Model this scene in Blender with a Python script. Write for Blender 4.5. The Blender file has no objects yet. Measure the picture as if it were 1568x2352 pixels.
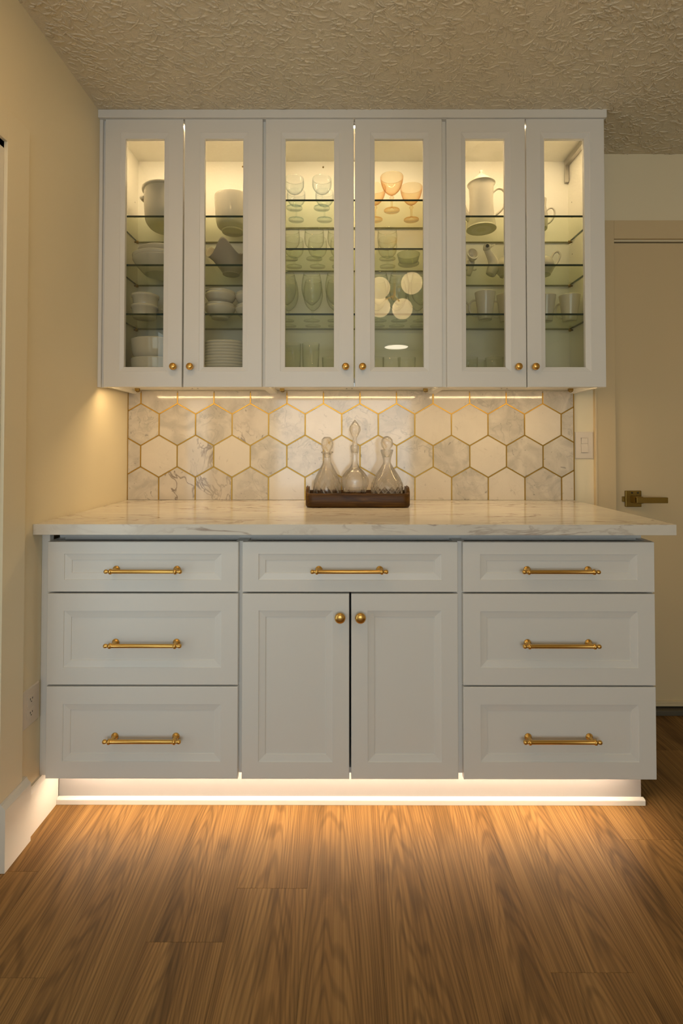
import bpy, bmesh, math, random
from mathutils import Vector, Matrix, Euler

# All shapes below are given in inches and turned into metres by K.
K = 0.0254
random.seed(7)
PI = math.pi
scene = bpy.context.scene
COL = scene.collection

# ------------------------------------------------------------------ camera
cam_data = bpy.data.cameras.new('camera')
cam = bpy.data.objects.new('camera', cam_data)
COL.objects.link(cam)
scene.camera = cam
FPX, CXP, CYP = 1118.8, 785.4, 1001.5
cam_data.sensor_fit = 'VERTICAL'
cam_data.sensor_height = 36.0
cam_data.lens = FPX / 2352 * 36.0
cam_data.shift_x = (784 - CXP) / 2352
cam_data.shift_y = -(1176 - CYP) / 2352
cam_data.clip_start = 0.01
cam.location = (0, -83.14 * K, 45.29 * K)
cam.rotation_euler = (PI / 2 + 0.0177, -0.0005, 0.0016)

# ------------------------------------------------------------------ world, exposure, daylight
world = bpy.data.worlds.new('world')
scene.world = world
world.use_nodes = True
bg = world.node_tree.nodes['Background']
bg.inputs[0].default_value = (0.30, 0.36, 0.45, 1)
bg.inputs[1].default_value = 0.3
scene.view_settings.view_transform = 'Standard'
scene.view_settings.look = 'None'
scene.view_settings.exposure = 0.0
scene.view_settings.gamma = 1.0
scene.view_settings.use_curve_mapping = False
scene.cycles.transparent_max_bounces = 48
scene.cycles.max_bounces = 14
scene.cycles.caustics_reflective = False
scene.cycles.caustics_refractive = False

# daylight coming through the wide window in the rear wall
wl = bpy.data.lights.new('window_daylight', 'AREA')
wl.shape = 'RECTANGLE'
wl.size, wl.size_y = 76 * K, 54 * K
wl.energy = 37
wl.color = (0.84, 0.95, 1.0)
wlo = bpy.data.objects.new('window_daylight', wl)
COL.objects.link(wlo)
wlo.location = (0 * K, -193 * K, 48 * K)
wlo.rotation_euler = (PI / 2, 0, 0)
# cool daylight through the glazed door in the left wall
dl = bpy.data.lights.new('door_daylight', 'AREA')
dl.shape = 'RECTANGLE'
dl.size, dl.size_y = 20 * K, 58 * K
dl.energy = 5.0
dl.color = (0.88, 0.97, 1.0)
dlo = bpy.data.objects.new('door_daylight', dl)
COL.objects.link(dlo)
dlo.location = (-38.9 * K, -49.5 * K, 40 * K)
dlo.rotation_euler = (0, -PI / 2, 0)
dlo.rotation_euler = Euler((PI / 2, 0, -PI / 2))

GLOBE_L, DISC_L, FILL_CAN_L = 5.6, 12.0, 84.0            # opal globes over the room, flush ceiling disc, added fill lamp
SHOWCASE_L, UNDER_L, TOE_L = 122.0, 68.0, 82.0   # LED strips

# ------------------------------------------------------------------ materials
def new_mat(name):
    m = bpy.data.materials.new(name)
    m.use_nodes = True
    nt = m.node_tree
    return m, nt, nt.nodes, nt.links, nt.nodes['Principled BSDF']

def plain(name, col, rough=0.5, metal=0.0, coat=0.0, bump=0.0, bscale=60.0, spec=0.5, tone=0.0):
    m, nt, N, L, b = new_mat(name)
    b.inputs['Base Color'].default_value = (*col, 1)
    b.inputs['Roughness'].default_value = rough
    b.inputs['Metallic'].default_value = metal
    b.inputs['Coat Weight'].default_value = coat
    b.inputs['Specular IOR Level'].default_value = spec
    if bump or tone:
        tc = N.new('ShaderNodeTexCoord')
        n = N.new('ShaderNodeTexNoise'); n.inputs['Scale'].default_value = bscale; n.inputs['Detail'].default_value = 4
        L.new(tc.outputs['Object'], n.inputs['Vector'])
        if bump:
            bp = N.new('ShaderNodeBump'); bp.inputs['Strength'].default_value = bump; bp.inputs['Distance'].default_value = 0.002
            L.new(n.outputs['Fac'], bp.inputs['Height']); L.new(bp.outputs[0], b.inputs['Normal'])
        if tone:
            n2 = N.new('ShaderNodeTexNoise'); n2.inputs['Scale'].default_value = 3.0
            L.new(tc.outputs['Object'], n2.inputs['Vector'])
            mx = N.new('ShaderNodeMix'); mx.data_type = 'RGBA'
            mx.inputs[6].default_value = (*[c * (1 - tone) for c in col], 1)
            mx.inputs[7].default_value = (*[min(1, c * (1 + tone)) for c in col], 1)
            L.new(n2.outputs['Fac'], mx.inputs[0]); L.new(mx.outputs[2], b.inputs['Base Color'])
    return m

def emit(name, col, s):
    m, nt, N, L, b = new_mat(name)
    b.inputs['Base Color'].default_value = (0.8, 0.8, 0.8, 1)
    b.inputs['Emission Color'].default_value = (*col, 1)
    b.inputs['Emission Strength'].default_value = s
    return m

def sheet_glass(name, tint, ior=1.5):
    m, nt, N, L, b = new_mat(name)
    N.remove(b)
    out = N['Material Output']
    t = N.new('ShaderNodeBsdfTransparent'); t.inputs[0].default_value = (*tint, 1)
    g = N.new('ShaderNodeBsdfGlossy'); g.inputs['Roughness'].default_value = 0.015
    f = N.new('ShaderNodeFresnel'); f.inputs[0].default_value = ior
    # a reflection off the outer face only: inside the sheet nothing is bent, so nothing is totally reflected
    ge = N.new('ShaderNodeNewGeometry'); iv = N.new('ShaderNodeMath'); iv.operation = 'SUBTRACT'; iv.inputs[0].default_value = 1.0
    L.new(ge.outputs['Backfacing'], iv.inputs[1])
    fm = N.new('ShaderNodeMath'); fm.operation = 'MULTIPLY'
    L.new(f.outputs[0], fm.inputs[0]); L.new(iv.outputs[0], fm.inputs[1])
    mx = N.new('ShaderNodeMixShader')
    L.new(fm.outputs[0], mx.inputs[0]); L.new(t.outputs[0], mx.inputs[1]); L.new(g.outputs[0], mx.inputs[2])
    L.new(mx.outputs[0], out.inputs[0])
    return m

def thin_glassware(name, centre, edge, power=3.0):
    """hollow blown glass: clear face on, tinted where the wall is seen edge on"""
    m, nt, N, L, b = new_mat(name)
    N.remove(b)
    out = N['Material Output']
    lw = N.new('ShaderNodeLayerWeight'); lw.inputs[0].default_value = 0.5
    pw = N.new('ShaderNodeMath'); pw.operation = 'POWER'; pw.inputs[1].default_value = power
    L.new(lw.outputs['Facing'], pw.inputs[0])
    mc = N.new('ShaderNodeMix'); mc.data_type = 'RGBA'
    mc.inputs[6].default_value = (*centre, 1); mc.inputs[7].default_value = (*edge, 1)
    L.new(pw.outputs[0], mc.inputs[0])
    t = N.new('ShaderNodeBsdfTransparent'); L.new(mc.outputs[2], t.inputs[0])
    g = N.new('ShaderNodeBsdfGlossy'); g.inputs['Roughness'].default_value = 0.03
    f = N.new('ShaderNodeFresnel'); f.inputs[0].default_value = 1.45
    # a reflection off the outer face only: inside the sheet nothing is bent, so nothing is totally reflected
    ge = N.new('ShaderNodeNewGeometry'); iv = N.new('ShaderNodeMath'); iv.operation = 'SUBTRACT'; iv.inputs[0].default_value = 1.0
    L.new(ge.outputs['Backfacing'], iv.inputs[1])
    fm = N.new('ShaderNodeMath'); fm.operation = 'MULTIPLY'
    L.new(f.outputs[0], fm.inputs[0]); L.new(iv.outputs[0], fm.inputs[1])
    mx = N.new('ShaderNodeMixShader')
    L.new(fm.outputs[0], mx.inputs[0]); L.new(t.outputs[0], mx.inputs[1]); L.new(g.outputs[0], mx.inputs[2])
    L.new(mx.outputs[0], out.inputs[0])
    return m

def ramp(N, pts):
    r = N.new('ShaderNodeValToRGB')
    e = r.color_ramp.elements
    while len(e) > 1: e.remove(e[0])
    e[0].position = pts[0][0]; e[0].color = (*pts[0][1], 1)
    for p, c in pts[1:]:
        q = e.new(p); q.color = (*c, 1)
    return r

def wood_floor():
    m, nt, N, L, b = new_mat('oak_plank')
    tc = N.new('ShaderNodeTexCoord'); oi = N.new('ShaderNodeObjectInfo')
    off = N.new('ShaderNodeVectorMath'); off.operation = 'MULTIPLY_ADD'
    cmb = N.new('ShaderNodeCombineXYZ')
    for i in range(3): L.new(oi.outputs['Random'], cmb.inputs[i])
    sc = N.new('ShaderNodeVectorMath'); sc.operation = 'SCALE'; sc.inputs['Scale'].default_value = 37.0
    L.new(cmb.outputs[0], sc.inputs[0])
    add = N.new('ShaderNodeVectorMath'); add.operation = 'ADD'
    L.new(tc.outputs['Object'], add.inputs[0]); L.new(sc.outputs[0], add.inputs[1])
    # broad streaks
    mp = N.new('ShaderNodeMapping'); mp.inputs['Scale'].default_value = (15, 0.55, 1)
    L.new(add.outputs[0], mp.inputs[0])
    n1 = N.new('ShaderNodeTexNoise'); n1.inputs['Scale'].default_value = 1.0; n1.inputs['Detail'].default_value = 6; n1.inputs['Roughness'].default_value = 0.6; n1.inputs['Distortion'].default_value = 0.6
    L.new(mp.outputs[0], n1.inputs['Vector'])
    # cathedral grain: rings of a stretched noise field
    mp2 = N.new('ShaderNodeMapping'); mp2.inputs['Scale'].default_value = (9.0, 1.1, 1)
    L.new(add.outputs[0], mp2.inputs[0])
    n2 = N.new('ShaderNodeTexNoise'); n2.inputs['Scale'].default_value = 1.0; n2.inputs['Detail'].default_value = 2.5
    L.new(mp2.outputs[0], n2.inputs['Vector'])
    # arched rings: contours of a parabola across the board, bent by the noise
    sx = N.new('ShaderNodeSeparateXYZ'); L.new(tc.outputs['Object'], sx.inputs[0])
    def M(op, p, q=None, r=None):
        k = N.new('ShaderNodeMath'); k.operation = op
        for idx, val in enumerate((p, q, r)):
            if val is None: continue
            if isinstance(val, (int, float)): k.inputs[idx].default_value = val
            else: L.new(val, k.inputs[idx])
        return k.outputs[0]
    xo = M('MULTIPLY_ADD', oi.outputs['Random'], 0.13, -0.065)
    dx = M('SUBTRACT', sx.outputs['X'], xo)
    par = M('MULTIPLY', M('MULTIPLY', dx, dx), 6500.0)
    ph = M('MULTIPLY_ADD', sx.outputs['Y'], 60.0, par)
    ph = M('MULTIPLY_ADD', n2.outputs['Fac'], 70.0, ph)
    sin_out = M('SINE', ph)
    # fine pores
    mp3 = N.new('ShaderNodeMapping'); mp3.inputs['Scale'].default_value = (190, 2.6, 1)
    L.new(add.outputs[0], mp3.inputs[0])
    n3 = N.new('ShaderNodeTexNoise'); n3.inputs['Scale'].default_value = 1.0; n3.inputs['Detail'].default_value = 3
    L.new(mp3.outputs[0], n3.inputs['Vector'])
    # dark smoky patches and knots
    mp4 = N.new('ShaderNodeMapping'); mp4.inputs['Scale'].default_value = (9, 1.9, 1)
    L.new(add.outputs[0], mp4.inputs[0])
    n4 = N.new('ShaderNodeTexNoise'); n4.inputs['Scale'].default_value = 1.0; n4.inputs['Detail'].default_value = 3; n4.inputs['Distortion'].default_value = 1.2
    L.new(mp4.outputs[0], n4.inputs['Vector'])
    r1 = ramp(N, [(0.28, (0.165, 0.085, 0.027)), (0.5, (0.232, 0.124, 0.040)), (0.72, (0.287, 0.160, 0.055))])
    L.new(n1.outputs['Fac'], r1.inputs[0])
    def mul(a, fac_out, lo, hi, x0, x1):
        mr = N.new('ShaderNodeMapRange'); mr.inputs[1].default_value = x0; mr.inputs[2].default_value = x1
        mr.inputs[3].default_value = lo; mr.inputs[4].default_value = hi
        L.new(fac_out, mr.inputs[0])
        mm = N.new('ShaderNodeMix'); mm.data_type = 'RGBA'; mm.blend_type = 'MULTIPLY'; mm.inputs[0].default_value = 1.0
        L.new(a, mm.inputs[6]); L.new(mr.outputs[0], mm.inputs[7])
        return mm.outputs[2]
    c = mul(r1.outputs[0], sin_out, 0.76, 1.05, -1, 0.1)
    c = mul(c, n3.outputs['Fac'], 0.76, 1.12, 0.36, 0.6)
    c = mul(c, n4.outputs['Fac'], 0.62, 1.05, 0.30, 0.46)
    c = mul(c, oi.outputs['Random'], 0.90, 1.08, 0, 1)
    L.new(c, b.inputs['Base Color'])
    b.inputs['Roughness'].default_value = 0.5
    b.inputs['Specular IOR Level'].default_value = 0.17
    bp = N.new('ShaderNodeBump'); bp.inputs['Strength'].default_value = 0.25; bp.inputs['Distance'].default_value = 0.0006
    L.new(n3.outputs['Fac'], bp.inputs['Height']); L.new(bp.outputs[0], b.inputs['Normal'])
    return m

def marble(name, kind, base, vein, scale=9.0, rough=0.075, per_object=True, stretch=(1, 1, 1), rot=0.0):
    m, nt, N, L, b = new_mat(name)
    tc = N.new('ShaderNodeTexCoord')
    vec = tc.outputs['Object']
    if per_object:
        oi = N.new('ShaderNodeObjectInfo')
        cmb = N.new('ShaderNodeCombineXYZ')
        for i in range(3): L.new(oi.outputs['Random'], cmb.inputs[i])
        sc = N.new('ShaderNodeVectorMath'); sc.operation = 'SCALE'; sc.inputs['Scale'].default_value = 23.0
        L.new(cmb.outputs[0], sc.inputs[0])
        add = N.new('ShaderNodeVectorMath'); add.operation = 'ADD'
        L.new(vec, add.inputs[0]); L.new(sc.outputs[0], add.inputs[1]); vec = add.outputs[0]
    mp = N.new('ShaderNodeMapping'); mp.inputs['Scale'].default_value = stretch; mp.inputs['Rotation'].default_value = (0, 0, rot) if not per_object else (0, rot, 0)
    L.new(vec, mp.inputs[0])
    n0 = N.new('ShaderNodeTexNoise'); n0.inputs['Scale'].default_value = scale * 0.7; n0.inputs['Detail'].default_value = 3
    L.new(mp.outputs[0], n0.inputs['Vector'])
    wv = N.new('ShaderNodeVectorMath'); wv.operation = 'MULTIPLY_ADD'
    wv.inputs[1].default_value = (0.16, 0.16, 0.16)
    L.new(n0.outputs['Color'], wv.inputs[0]); L.new(mp.outputs[0], wv.inputs[2])
    n1 = N.new('ShaderNodeTexNoise'); n1.inputs['Scale'].default_value = scale; n1.inputs['Detail'].default_value = 5; n1.inputs['Roughness'].default_value = 0.55; n1.inputs['Distortion'].default_value = 0.8
    L.new(wv.outputs[0], n1.inputs['Vector'])
    d = N.new('ShaderNodeMath'); d.operation = 'SUBTRACT'; d.inputs[1].default_value = 0.5
    L.new(n1.outputs['Fac'], d.inputs[0])
    a = N.new('ShaderNodeMath'); a.operation = 'ABSOLUTE'; L.new(d.outputs[0], a.inputs[0])
    n2 = N.new('ShaderNodeTexNoise'); n2.inputs['Scale'].default_value = scale * 0.5; n2.inputs['Detail'].default_value = 2
    L.new(mp.outputs[0], n2.inputs['Vector'])
    width = {'plain': 0.012, 'swirl': 0.035, 'dark': 0.03, 'counter': 0.032}[kind]
    strength = {'plain': 0.2, 'swirl': 0.6, 'dark': 0.85, 'counter': 0.8}[kind]
    mr = N.new('ShaderNodeMapRange'); mr.interpolation_type = 'SMOOTHSTEP'
    mr.inputs[1].default_value = 0.0; mr.inputs[2].default_value = width; mr.inputs[3].default_value = 1.0; mr.inputs[4].default_value = 0.0
    L.new(a.outputs[0], mr.inputs[0])
    gate = N.new('ShaderNodeMapRange'); gate.inputs[1].default_value = 0.44; gate.inputs[2].default_value = 0.62; gate.inputs[3].default_value = 0.08; gate.inputs[4].default_value = strength
    L.new(n2.outputs['Fac'], gate.inputs[0])
    mm = N.new('ShaderNodeMath'); mm.operation = 'MULTIPLY'
    L.new(mr.outputs[0], mm.inputs[0]); L.new(gate.outputs[0], mm.inputs[1])
    # cloudy body colour
    cl = {'plain': 0.96, 'swirl': 0.78, 'dark': 0.86, 'counter': 0.92}[kind]
    n3 = N.new('ShaderNodeTexNoise'); n3.inputs['Scale'].default_value = scale * 0.9; n3.inputs['Detail'].default_value = 4; n3.inputs['Distortion'].default_value = 1.5
    L.new(mp.outputs[0], n3.inputs['Vector'])
    r = ramp(N, [(0.36, tuple(q * cl for q in base)), (0.62, base)])
    L.new(n3.outputs['Fac'], r.inputs[0])
    mx = N.new('ShaderNodeMix'); mx.data_type = 'RGBA'
    L.new(mm.outputs[0], mx.inputs[0]); L.new(r.outputs[0], mx.inputs[6]); mx.inputs[7].default_value = (*vein, 1)
    # small dark flecks
    n5 = N.new('ShaderNodeTexNoise'); n5.inputs['Scale'].default_value = scale * 5.5; n5.inputs['Detail'].default_value = 1
    L.new(wv.outputs[0], n5.inputs['Vector'])
    fk = N.new('ShaderNodeMapRange'); fk.inputs[1].default_value = 0.70; fk.inputs[2].default_value = 0.77; fk.inputs[3].default_value = 0; fk.inputs[4].default_value = {'plain': 0.25, 'counter': 0.0}.get(kind, 0.55)
    L.new(n5.outputs['Fac'], fk.inputs[0])
    mx2 = N.new('ShaderNodeMix'); mx2.data_type = 'RGBA'
    L.new(fk.outputs[0], mx2.inputs[0]); L.new(mx.outputs[2], mx2.inputs[6]); mx2.inputs[7].default_value = (*[q * .5 for q in vein], 1)
    L.new(mx2.outputs[2], b.inputs['Base Color'])
    b.inputs['Roughness'].default_value = rough
    return m

def wood_dark():
    m, nt, N, L, b = new_mat('walnut')
    tc = N.new('ShaderNodeTexCoord')
    mp = N.new('ShaderNodeMapping'); mp.inputs['Scale'].default_value = (6, 60, 60)
    L.new(tc.outputs['Object'], mp.inputs[0])
    n = N.new('ShaderNodeTexNoise'); n.inputs['Scale'].default_value = 1.0; n.inputs['Detail'].default_value = 5; n.inputs['Distortion'].default_value = 1.0
    L.new(mp.outputs[0], n.inputs['Vector'])
    r = ramp(N, [(0.3, (0.035, 0.013, 0.002)), (0.55, (0.085, 0.037, 0.005)), (0.75, (0.17, 0.08, 0.013))])
    L.new(n.outputs['Fac'], r.inputs[0]); L.new(r.outputs[0], b.inputs['Base Color'])
    b.inputs['Roughness'].default_value = 0.4
    b.inputs['Specular IOR Level'].default_value = 0.22
    return m

def brushed_brass(name, col, rough):
    m, nt, N, L, b = new_mat(name)
    tc = N.new('ShaderNodeTexCoord')
    n = N.new('ShaderNodeTexNoise'); n.inputs['Scale'].default_value = 180; n.inputs['Detail'].default_value = 2
    L.new(tc.outputs['Object'], n.inputs['Vector'])
    mr = N.new('ShaderNodeMapRange'); mr.inputs[3].default_value = rough - 0.05; mr.inputs[4].default_value = rough + 0.07
    L.new(n.outputs['Fac'], mr.inputs[0]); L.new(mr.outputs[0], b.inputs['Roughness'])
    b.inputs['Base Color'].default_value = (*col, 1)
    b.inputs['Metallic'].default_value = 1.0
    return m

def plaster():
    m, nt, N, L, b = new_mat('ceiling_plaster')
    b.inputs['Base Color'].default_value = (0.72, 0.64, 0.49, 1)
    b.inputs['Roughness'].default_value = 0.55
    tc = N.new('ShaderNodeTexCoord')
    mp = N.new('ShaderNodeMapping'); mp.inputs['Scale'].default_value = (26, 38, 26); mp.inputs['Rotation'].default_value = (0, 0, 0.5)
    L.new(tc.outputs['Object'], mp.inputs[0])
    n = N.new('ShaderNodeTexNoise'); n.inputs['Scale'].default_value = 1.0; n.inputs['Detail'].default_value = 4; n.inputs['Distortion'].default_value = 2.2
    L.new(mp.outputs[0], n.inputs['Vector'])
    d = N.new('ShaderNodeMath'); d.operation = 'SUBTRACT'; d.inputs[1].default_value = 0.5; L.new(n.outputs['Fac'], d.inputs[0])
    a = N.new('ShaderNodeMath'); a.operation = 'ABSOLUTE'; L.new(d.outputs[0], a.inputs[0])
    mr = N.new('ShaderNodeMapRange'); mr.interpolation_type = 'SMOOTHSTEP'; mr.inputs[1].default_value = 0; mr.inputs[2].default_value = 0.06; mr.inputs[3].default_value = 1; mr.inputs[4].default_value = 0
    L.new(a.outputs[0], mr.inputs[0])
    bp = N.new('ShaderNodeBump'); bp.inputs['Strength'].default_value = 0.45; bp.inputs['Distance'].default_value = 0.003
    L.new(mr.outputs[0], bp.inputs['Height']); L.new(bp.outputs[0], b.inputs['Normal'])
    return m

WHITE = plain('cabinet_paint', (0.76, 0.745, 0.715), 0.38, bump=0.03, bscale=300)
INTERIOR = plain('cabinet_interior', (0.86, 0.84, 0.78), 0.45, bump=0.02, bscale=200)
WALL = plain('cream_wall_paint', (0.83, 0.74, 0.535), 0.6, bump=0.12, bscale=120, tone=0.02)
TRIM = plain('cream_trim_paint', (0.68, 0.54, 0.325), 0.42, bump=0.02, bscale=90)
CASING = plain('left_casing_paint', (0.83, 0.74, 0.535), 0.45, bump=0.02, bscale=90)
PLINTH = plain('white_trim_paint', (0.78, 0.75, 0.68), 0.38, bump=0.02, bscale=90)
CEIL = plaster()
OAK = wood_floor()
GAP = plain('floor_underlay', (0.06, 0.034, 0.015), 0.9, bump=0.1)
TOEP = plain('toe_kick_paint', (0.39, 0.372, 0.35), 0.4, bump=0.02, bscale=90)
BRASS = brushed_brass('brushed_brass', (0.72, 0.43, 0.12), 0.30)
INLAY = brushed_brass('brass_inlay', (0.47, 0.28, 0.05), 0.42)
BRONZE = brushed_brass('antique_brass', (0.30, 0.20, 0.055), 0.36)
STEEL = brushed_brass('brushed_steel', (0.55, 0.53, 0.50), 0.35)
GROUT = plain('grout', (0.30, 0.22, 0.11), 0.7, bump=0.2)
COUNTER = marble('quartz', 'counter', (0.78, 0.735, 0.66), (0.22, 0.125, 0.09), 5.0, 0.13, False, (0.75, 2.6, 2.6), 0.16)
TILE_P = marble('marble_plain', 'plain', (0.66, 0.60, 0.51), (0.46, 0.40, 0.33), 9)
TILE_S = marble('marble_swirl', 'swirl', (0.61, 0.56, 0.48), (0.36, 0.33, 0.29), 11)
TILE_D = marble('marble_dark_vein', 'dark', (0.63, 0.57, 0.485), (0.19, 0.15, 0.12), 8, stretch=(1.0, 1.0, 0.7), rot=0.5)
PANE = sheet_glass('pane_glass', (0.86, 0.868, 0.84), 1.78)
SHELF_G = sheet_glass('shelf_glass', (0.953, 0.975, 0.875), 1.25)
SHELF_B = plain('shelf_glass_back_edge', (0.14, 0.14, 0.055), 0.2, bump=0.01)
SHELF_E = plain('shelf_glass_edge', (0.003, 0.032, 0.014), 0.12, bump=0.01)
CLEAR = thin_glassware('clear_glass', (0.98, 0.985, 0.97), (0.66, 0.69, 0.60), 4.0)
BLUE = thin_glassware('blue_glass', (0.965, 0.98, 0.985), (0.34, 0.50, 0.56), 4.5)
AMBER = thin_glassware('amber_glass', (0.99, 0.945, 0.86), (0.80, 0.47, 0.18), 2.6)
SMOKE = thin_glassware('grey_glass', (0.86, 0.88, 0.82), (0.5, 0.53, 0.46), 2.5)
CHINA = plain('white_china', (0.80, 0.745, 0.64), 0.13, bump=0.01, bscale=40)
CHINA_G = plain('grey_white_china', (0.52, 0.455, 0.39), 0.16, bump=0.01, bscale=40)
BLACK = plain('black_glaze', (0.006, 0.006, 0.006), 0.2, bump=0.01)
WALNUT = wood_dark()
FELT = plain('dark_tray_floor', (0.010, 0.008, 0.007), 0.8, bump=0.1)
PLASTIC = plain('almond_plastic', (0.74, 0.66, 0.56), 0.3, bump=0.01)
DARK = plain('dark_slot', (0.02, 0.017, 0.014), 0.6, bump=0.01)
RUBBER = plain('dark_sweep', (0.10, 0.085, 0.06), 0.5, bump=0.05)
OPAL = emit('opal_globe', (1.0, 0.68, 0.33), GLOBE_L)
FILL_CAN = emit('fill_lamp_lens', (1.0, 0.63, 0.29), FILL_CAN_L)  # glow of the added fill lamp over the left wall
DISC = emit('flush_light', (1.0, 0.86, 0.64), DISC_L)
LED_IN = emit('showcase_led', (1.0, 0.74, 0.43), SHOWCASE_L)
LED_UN = emit('counter_led', (1.0, 0.69, 0.35), UNDER_L)
LED_TOE = emit('toe_led', (1.0, 0.77, 0.56), TOE_L)

CUT = thin_glassware('cut_crystal', (0.985, 0.985, 0.98), (0.62, 0.59, 0.55), 2.4)
_nt = CUT.node_tree; _out = _nt.nodes['Material Output']
_gl = _nt.nodes.new('ShaderNodeBsdfGlass'); _gl.inputs['IOR'].default_value = 1.38; _gl.inputs['Roughness'].default_value = 0.02
_mx = _nt.nodes.new('ShaderNodeMixShader'); _mx.inputs[0].default_value = 0.5
_nt.links.new(_out.inputs[0].links[0].from_socket, _mx.inputs[1]); _nt.links.new(_gl.outputs[0], _mx.inputs[2])
_nt.links.new(_mx.outputs[0], _out.inputs[0])

# ------------------------------------------------------------------ mesh helpers
class MB:
    def __init__(s): s.v = []; s.f = []; s.mi = []; s.sm = []
    def add(s, vs, fs, mi=0, smooth=False):
        o = len(s.v); s.v += [tuple(p) for p in vs]
        for f in fs:
            s.f.append([i + o for i in f]); s.mi.append(mi); s.sm.append(smooth)
        return s
    def box(s, x0, x1, y0, y1, z0, z1, mi=0):
        vs = [(x, y, z) for z in (z0, z1) for y in (y0, y1) for x in (x0, x1)]
        fs = [(0, 2, 3, 1), (4, 5, 7, 6), (0, 1, 5, 4), (2, 6, 7, 3), (0, 4, 6, 2), (1, 3, 7, 5)]
        return s.add(vs, fs, mi)
    def rings(s, rs, mi=0, cap0=True, cap1=True):
        """nested rectangles (x0,x1,z0,z1,y) joined ring to ring, facing -y"""
        vs = []
        for (x0, x1, z0, z1, y) in rs:
            vs += [(x0, y, z0), (x1, y, z0), (x1, y, z1), (x0, y, z1)]
        fs = []
        for i in range(len(rs) - 1):
            a, b_ = i * 4, i * 4 + 4
            for k in range(4):
                fs.append((a + k, a + (k + 1) % 4, b_ + (k + 1) % 4, b_ + k))
        if cap0: fs.append((3, 2, 1, 0))
        if cap1:
            a = (len(rs) - 1) * 4; fs.append((a, a + 1, a + 2, a + 3))
        return s.add(vs, fs, mi)
    def lathe(s, prof, n=40, axis='z', origin=(0, 0, 0), mod=None, mi=0, smooth=True, closed=False):
        vs = []; fs = []
        ox, oy, oz = origin
        m_ = len(prof)
        for i, (r, h) in enumerate(prof):
            for k in range(n):
                t = 2 * PI * k / n
                rr = r * (mod(t, h, i) if mod else 1)
                c, d = rr * math.cos(t), rr * math.sin(t)
                p = {'z': (c, d, h), 'x': (h, c, d), 'y': (c, h, d)}[axis]
                vs.append((p[0] + ox, p[1] + oy, p[2] + oz))
        for i in range(m_ - 1):
            for k in range(n):
                a = i * n + k; b_ = i * n + (k + 1) % n
                fs.append((a, b_, b_ + n, a + n))
        if closed:
            for k in range(n):
                a = (m_ - 1) * n + k; b_ = (m_ - 1) * n + (k + 1) % n
                fs.append((a, b_, (k + 1) % n, k))
        else:
            if prof[0][0] > 1e-6: fs.append(tuple(range(n - 1, -1, -1)))
            if prof[-1][0] > 1e-6: fs.append(tuple(range((m_ - 1) * n, m_ * n)))
        return s.add(vs, fs, mi, smooth)
    def tube(s, pts, rad, n=10, mi=0, flat=1.0):
        pts = [Vector(p) for p in pts]
        m_ = len(pts)
        if not hasattr(rad, '__len__'): rad = [rad] * m_
        if m_ > 2:      # round the bends of the path
            q = [pts[0]] + pts + [pts[-1]]; w = [rad[0]] + list(rad) + [rad[-1]]
            np_, nr_ = [], []
            for i in range(1, m_):
                for k in range(5):
                    t = k / 5
                    cat = lambda a, b_, c, d: .5 * (2 * b_ + (c - a) * t + (2 * a - 5 * b_ + 4 * c - d) * t * t + (3 * b_ - a - 3 * c + d) * t ** 3)
                    np_.append(cat(q[i - 1], q[i], q[i + 1], q[i + 2])); nr_.append(cat(w[i - 1], w[i], w[i + 1], w[i + 2]))
            pts, rad = np_ + [pts[-1]], nr_ + [rad[-1]]; m_ = len(pts)
        vs = []; fs = []; up = None
        for i, p in enumerate(pts):
            t = (pts[min(i + 1, m_ - 1)] - pts[max(i - 1, 0)]).normalized()
            if up is None:
                up = Vector((0, 0, 1)) if abs(t.z) < 0.9 else Vector((0, 1, 0))
            sd = t.cross(up).normalized(); up = sd.cross(t).normalized()
            for k in range(n):
                a = 2 * PI * k / n
                vs.append(p + sd * (rad[i] * math.cos(a) * flat) + up * (rad[i] * math.sin(a)))
        for i in range(m_ - 1):
            for k in range(n):
                a = i * n + k; b_ = i * n + (k + 1) % n
                fs.append((a, b_, b_ + n, a + n))
        fs.append(tuple(range(n - 1, -1, -1))); fs.append(tuple(range((m_ - 1) * n, m_ * n)))
        return s.add(vs, fs, mi, True)
    def mesh(s, name, mats, bevel=0.0, weld=True):
        me = bpy.data.meshes.new(name)
        me.from_pydata([(x * K, y * K, z * K) for x, y, z in s.v], [], s.f)
        for mt in (mats if isinstance(mats, (list, tuple)) else [mats]): me.materials.append(mt)
        me.polygons.foreach_set('material_index', s.mi)
        me.polygons.foreach_set('use_smooth', s.sm)
        bm = bmesh.new(); bm.from_mesh(me)
        if weld: bmesh.ops.remove_doubles(bm, verts=bm.verts, dist=1e-6)
        bmesh.ops.recalc_face_normals(bm, faces=bm.faces)
        if bevel:
            ed = [e for e in bm.edges if len(e.link_faces) == 2 and e.calc_face_angle(0) > 0.6]
            bmesh.ops.bevel(bm, geom=ed, offset=bevel * K, segments=2, profile=0.6, affect='EDGES', clamp_overlap=True)
        bm.to_mesh(me); bm.free()
        return me
    def build(s, name, mats, parent=None, bevel=0.0, loc=(0, 0, 0), weld=True):
        return link(name, s.mesh(name, mats, bevel, weld), parent, loc)

def link(name, data, parent=None, loc=(0, 0, 0), rz=0.0):
    o = bpy.data.objects.new(name, data)
    COL.objects.link(o)
    o.location = tuple(c * K for c in loc)
    o.rotation_euler = (0, 0, rz)
    if parent: o.parent = parent
    return o

def tag(o, label=None, cat=None, group=None, kind=None):
    if label: o['label'] = label
    if cat: o['category'] = cat
    if group: o['group'] = group
    if kind: o['kind'] = kind
    return o

def thing(name, label, cat, loc=(0, 0, 0), group=None, rz=0.0):
    return tag(link(name, None, None, loc, rz), label, cat, group)

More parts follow.
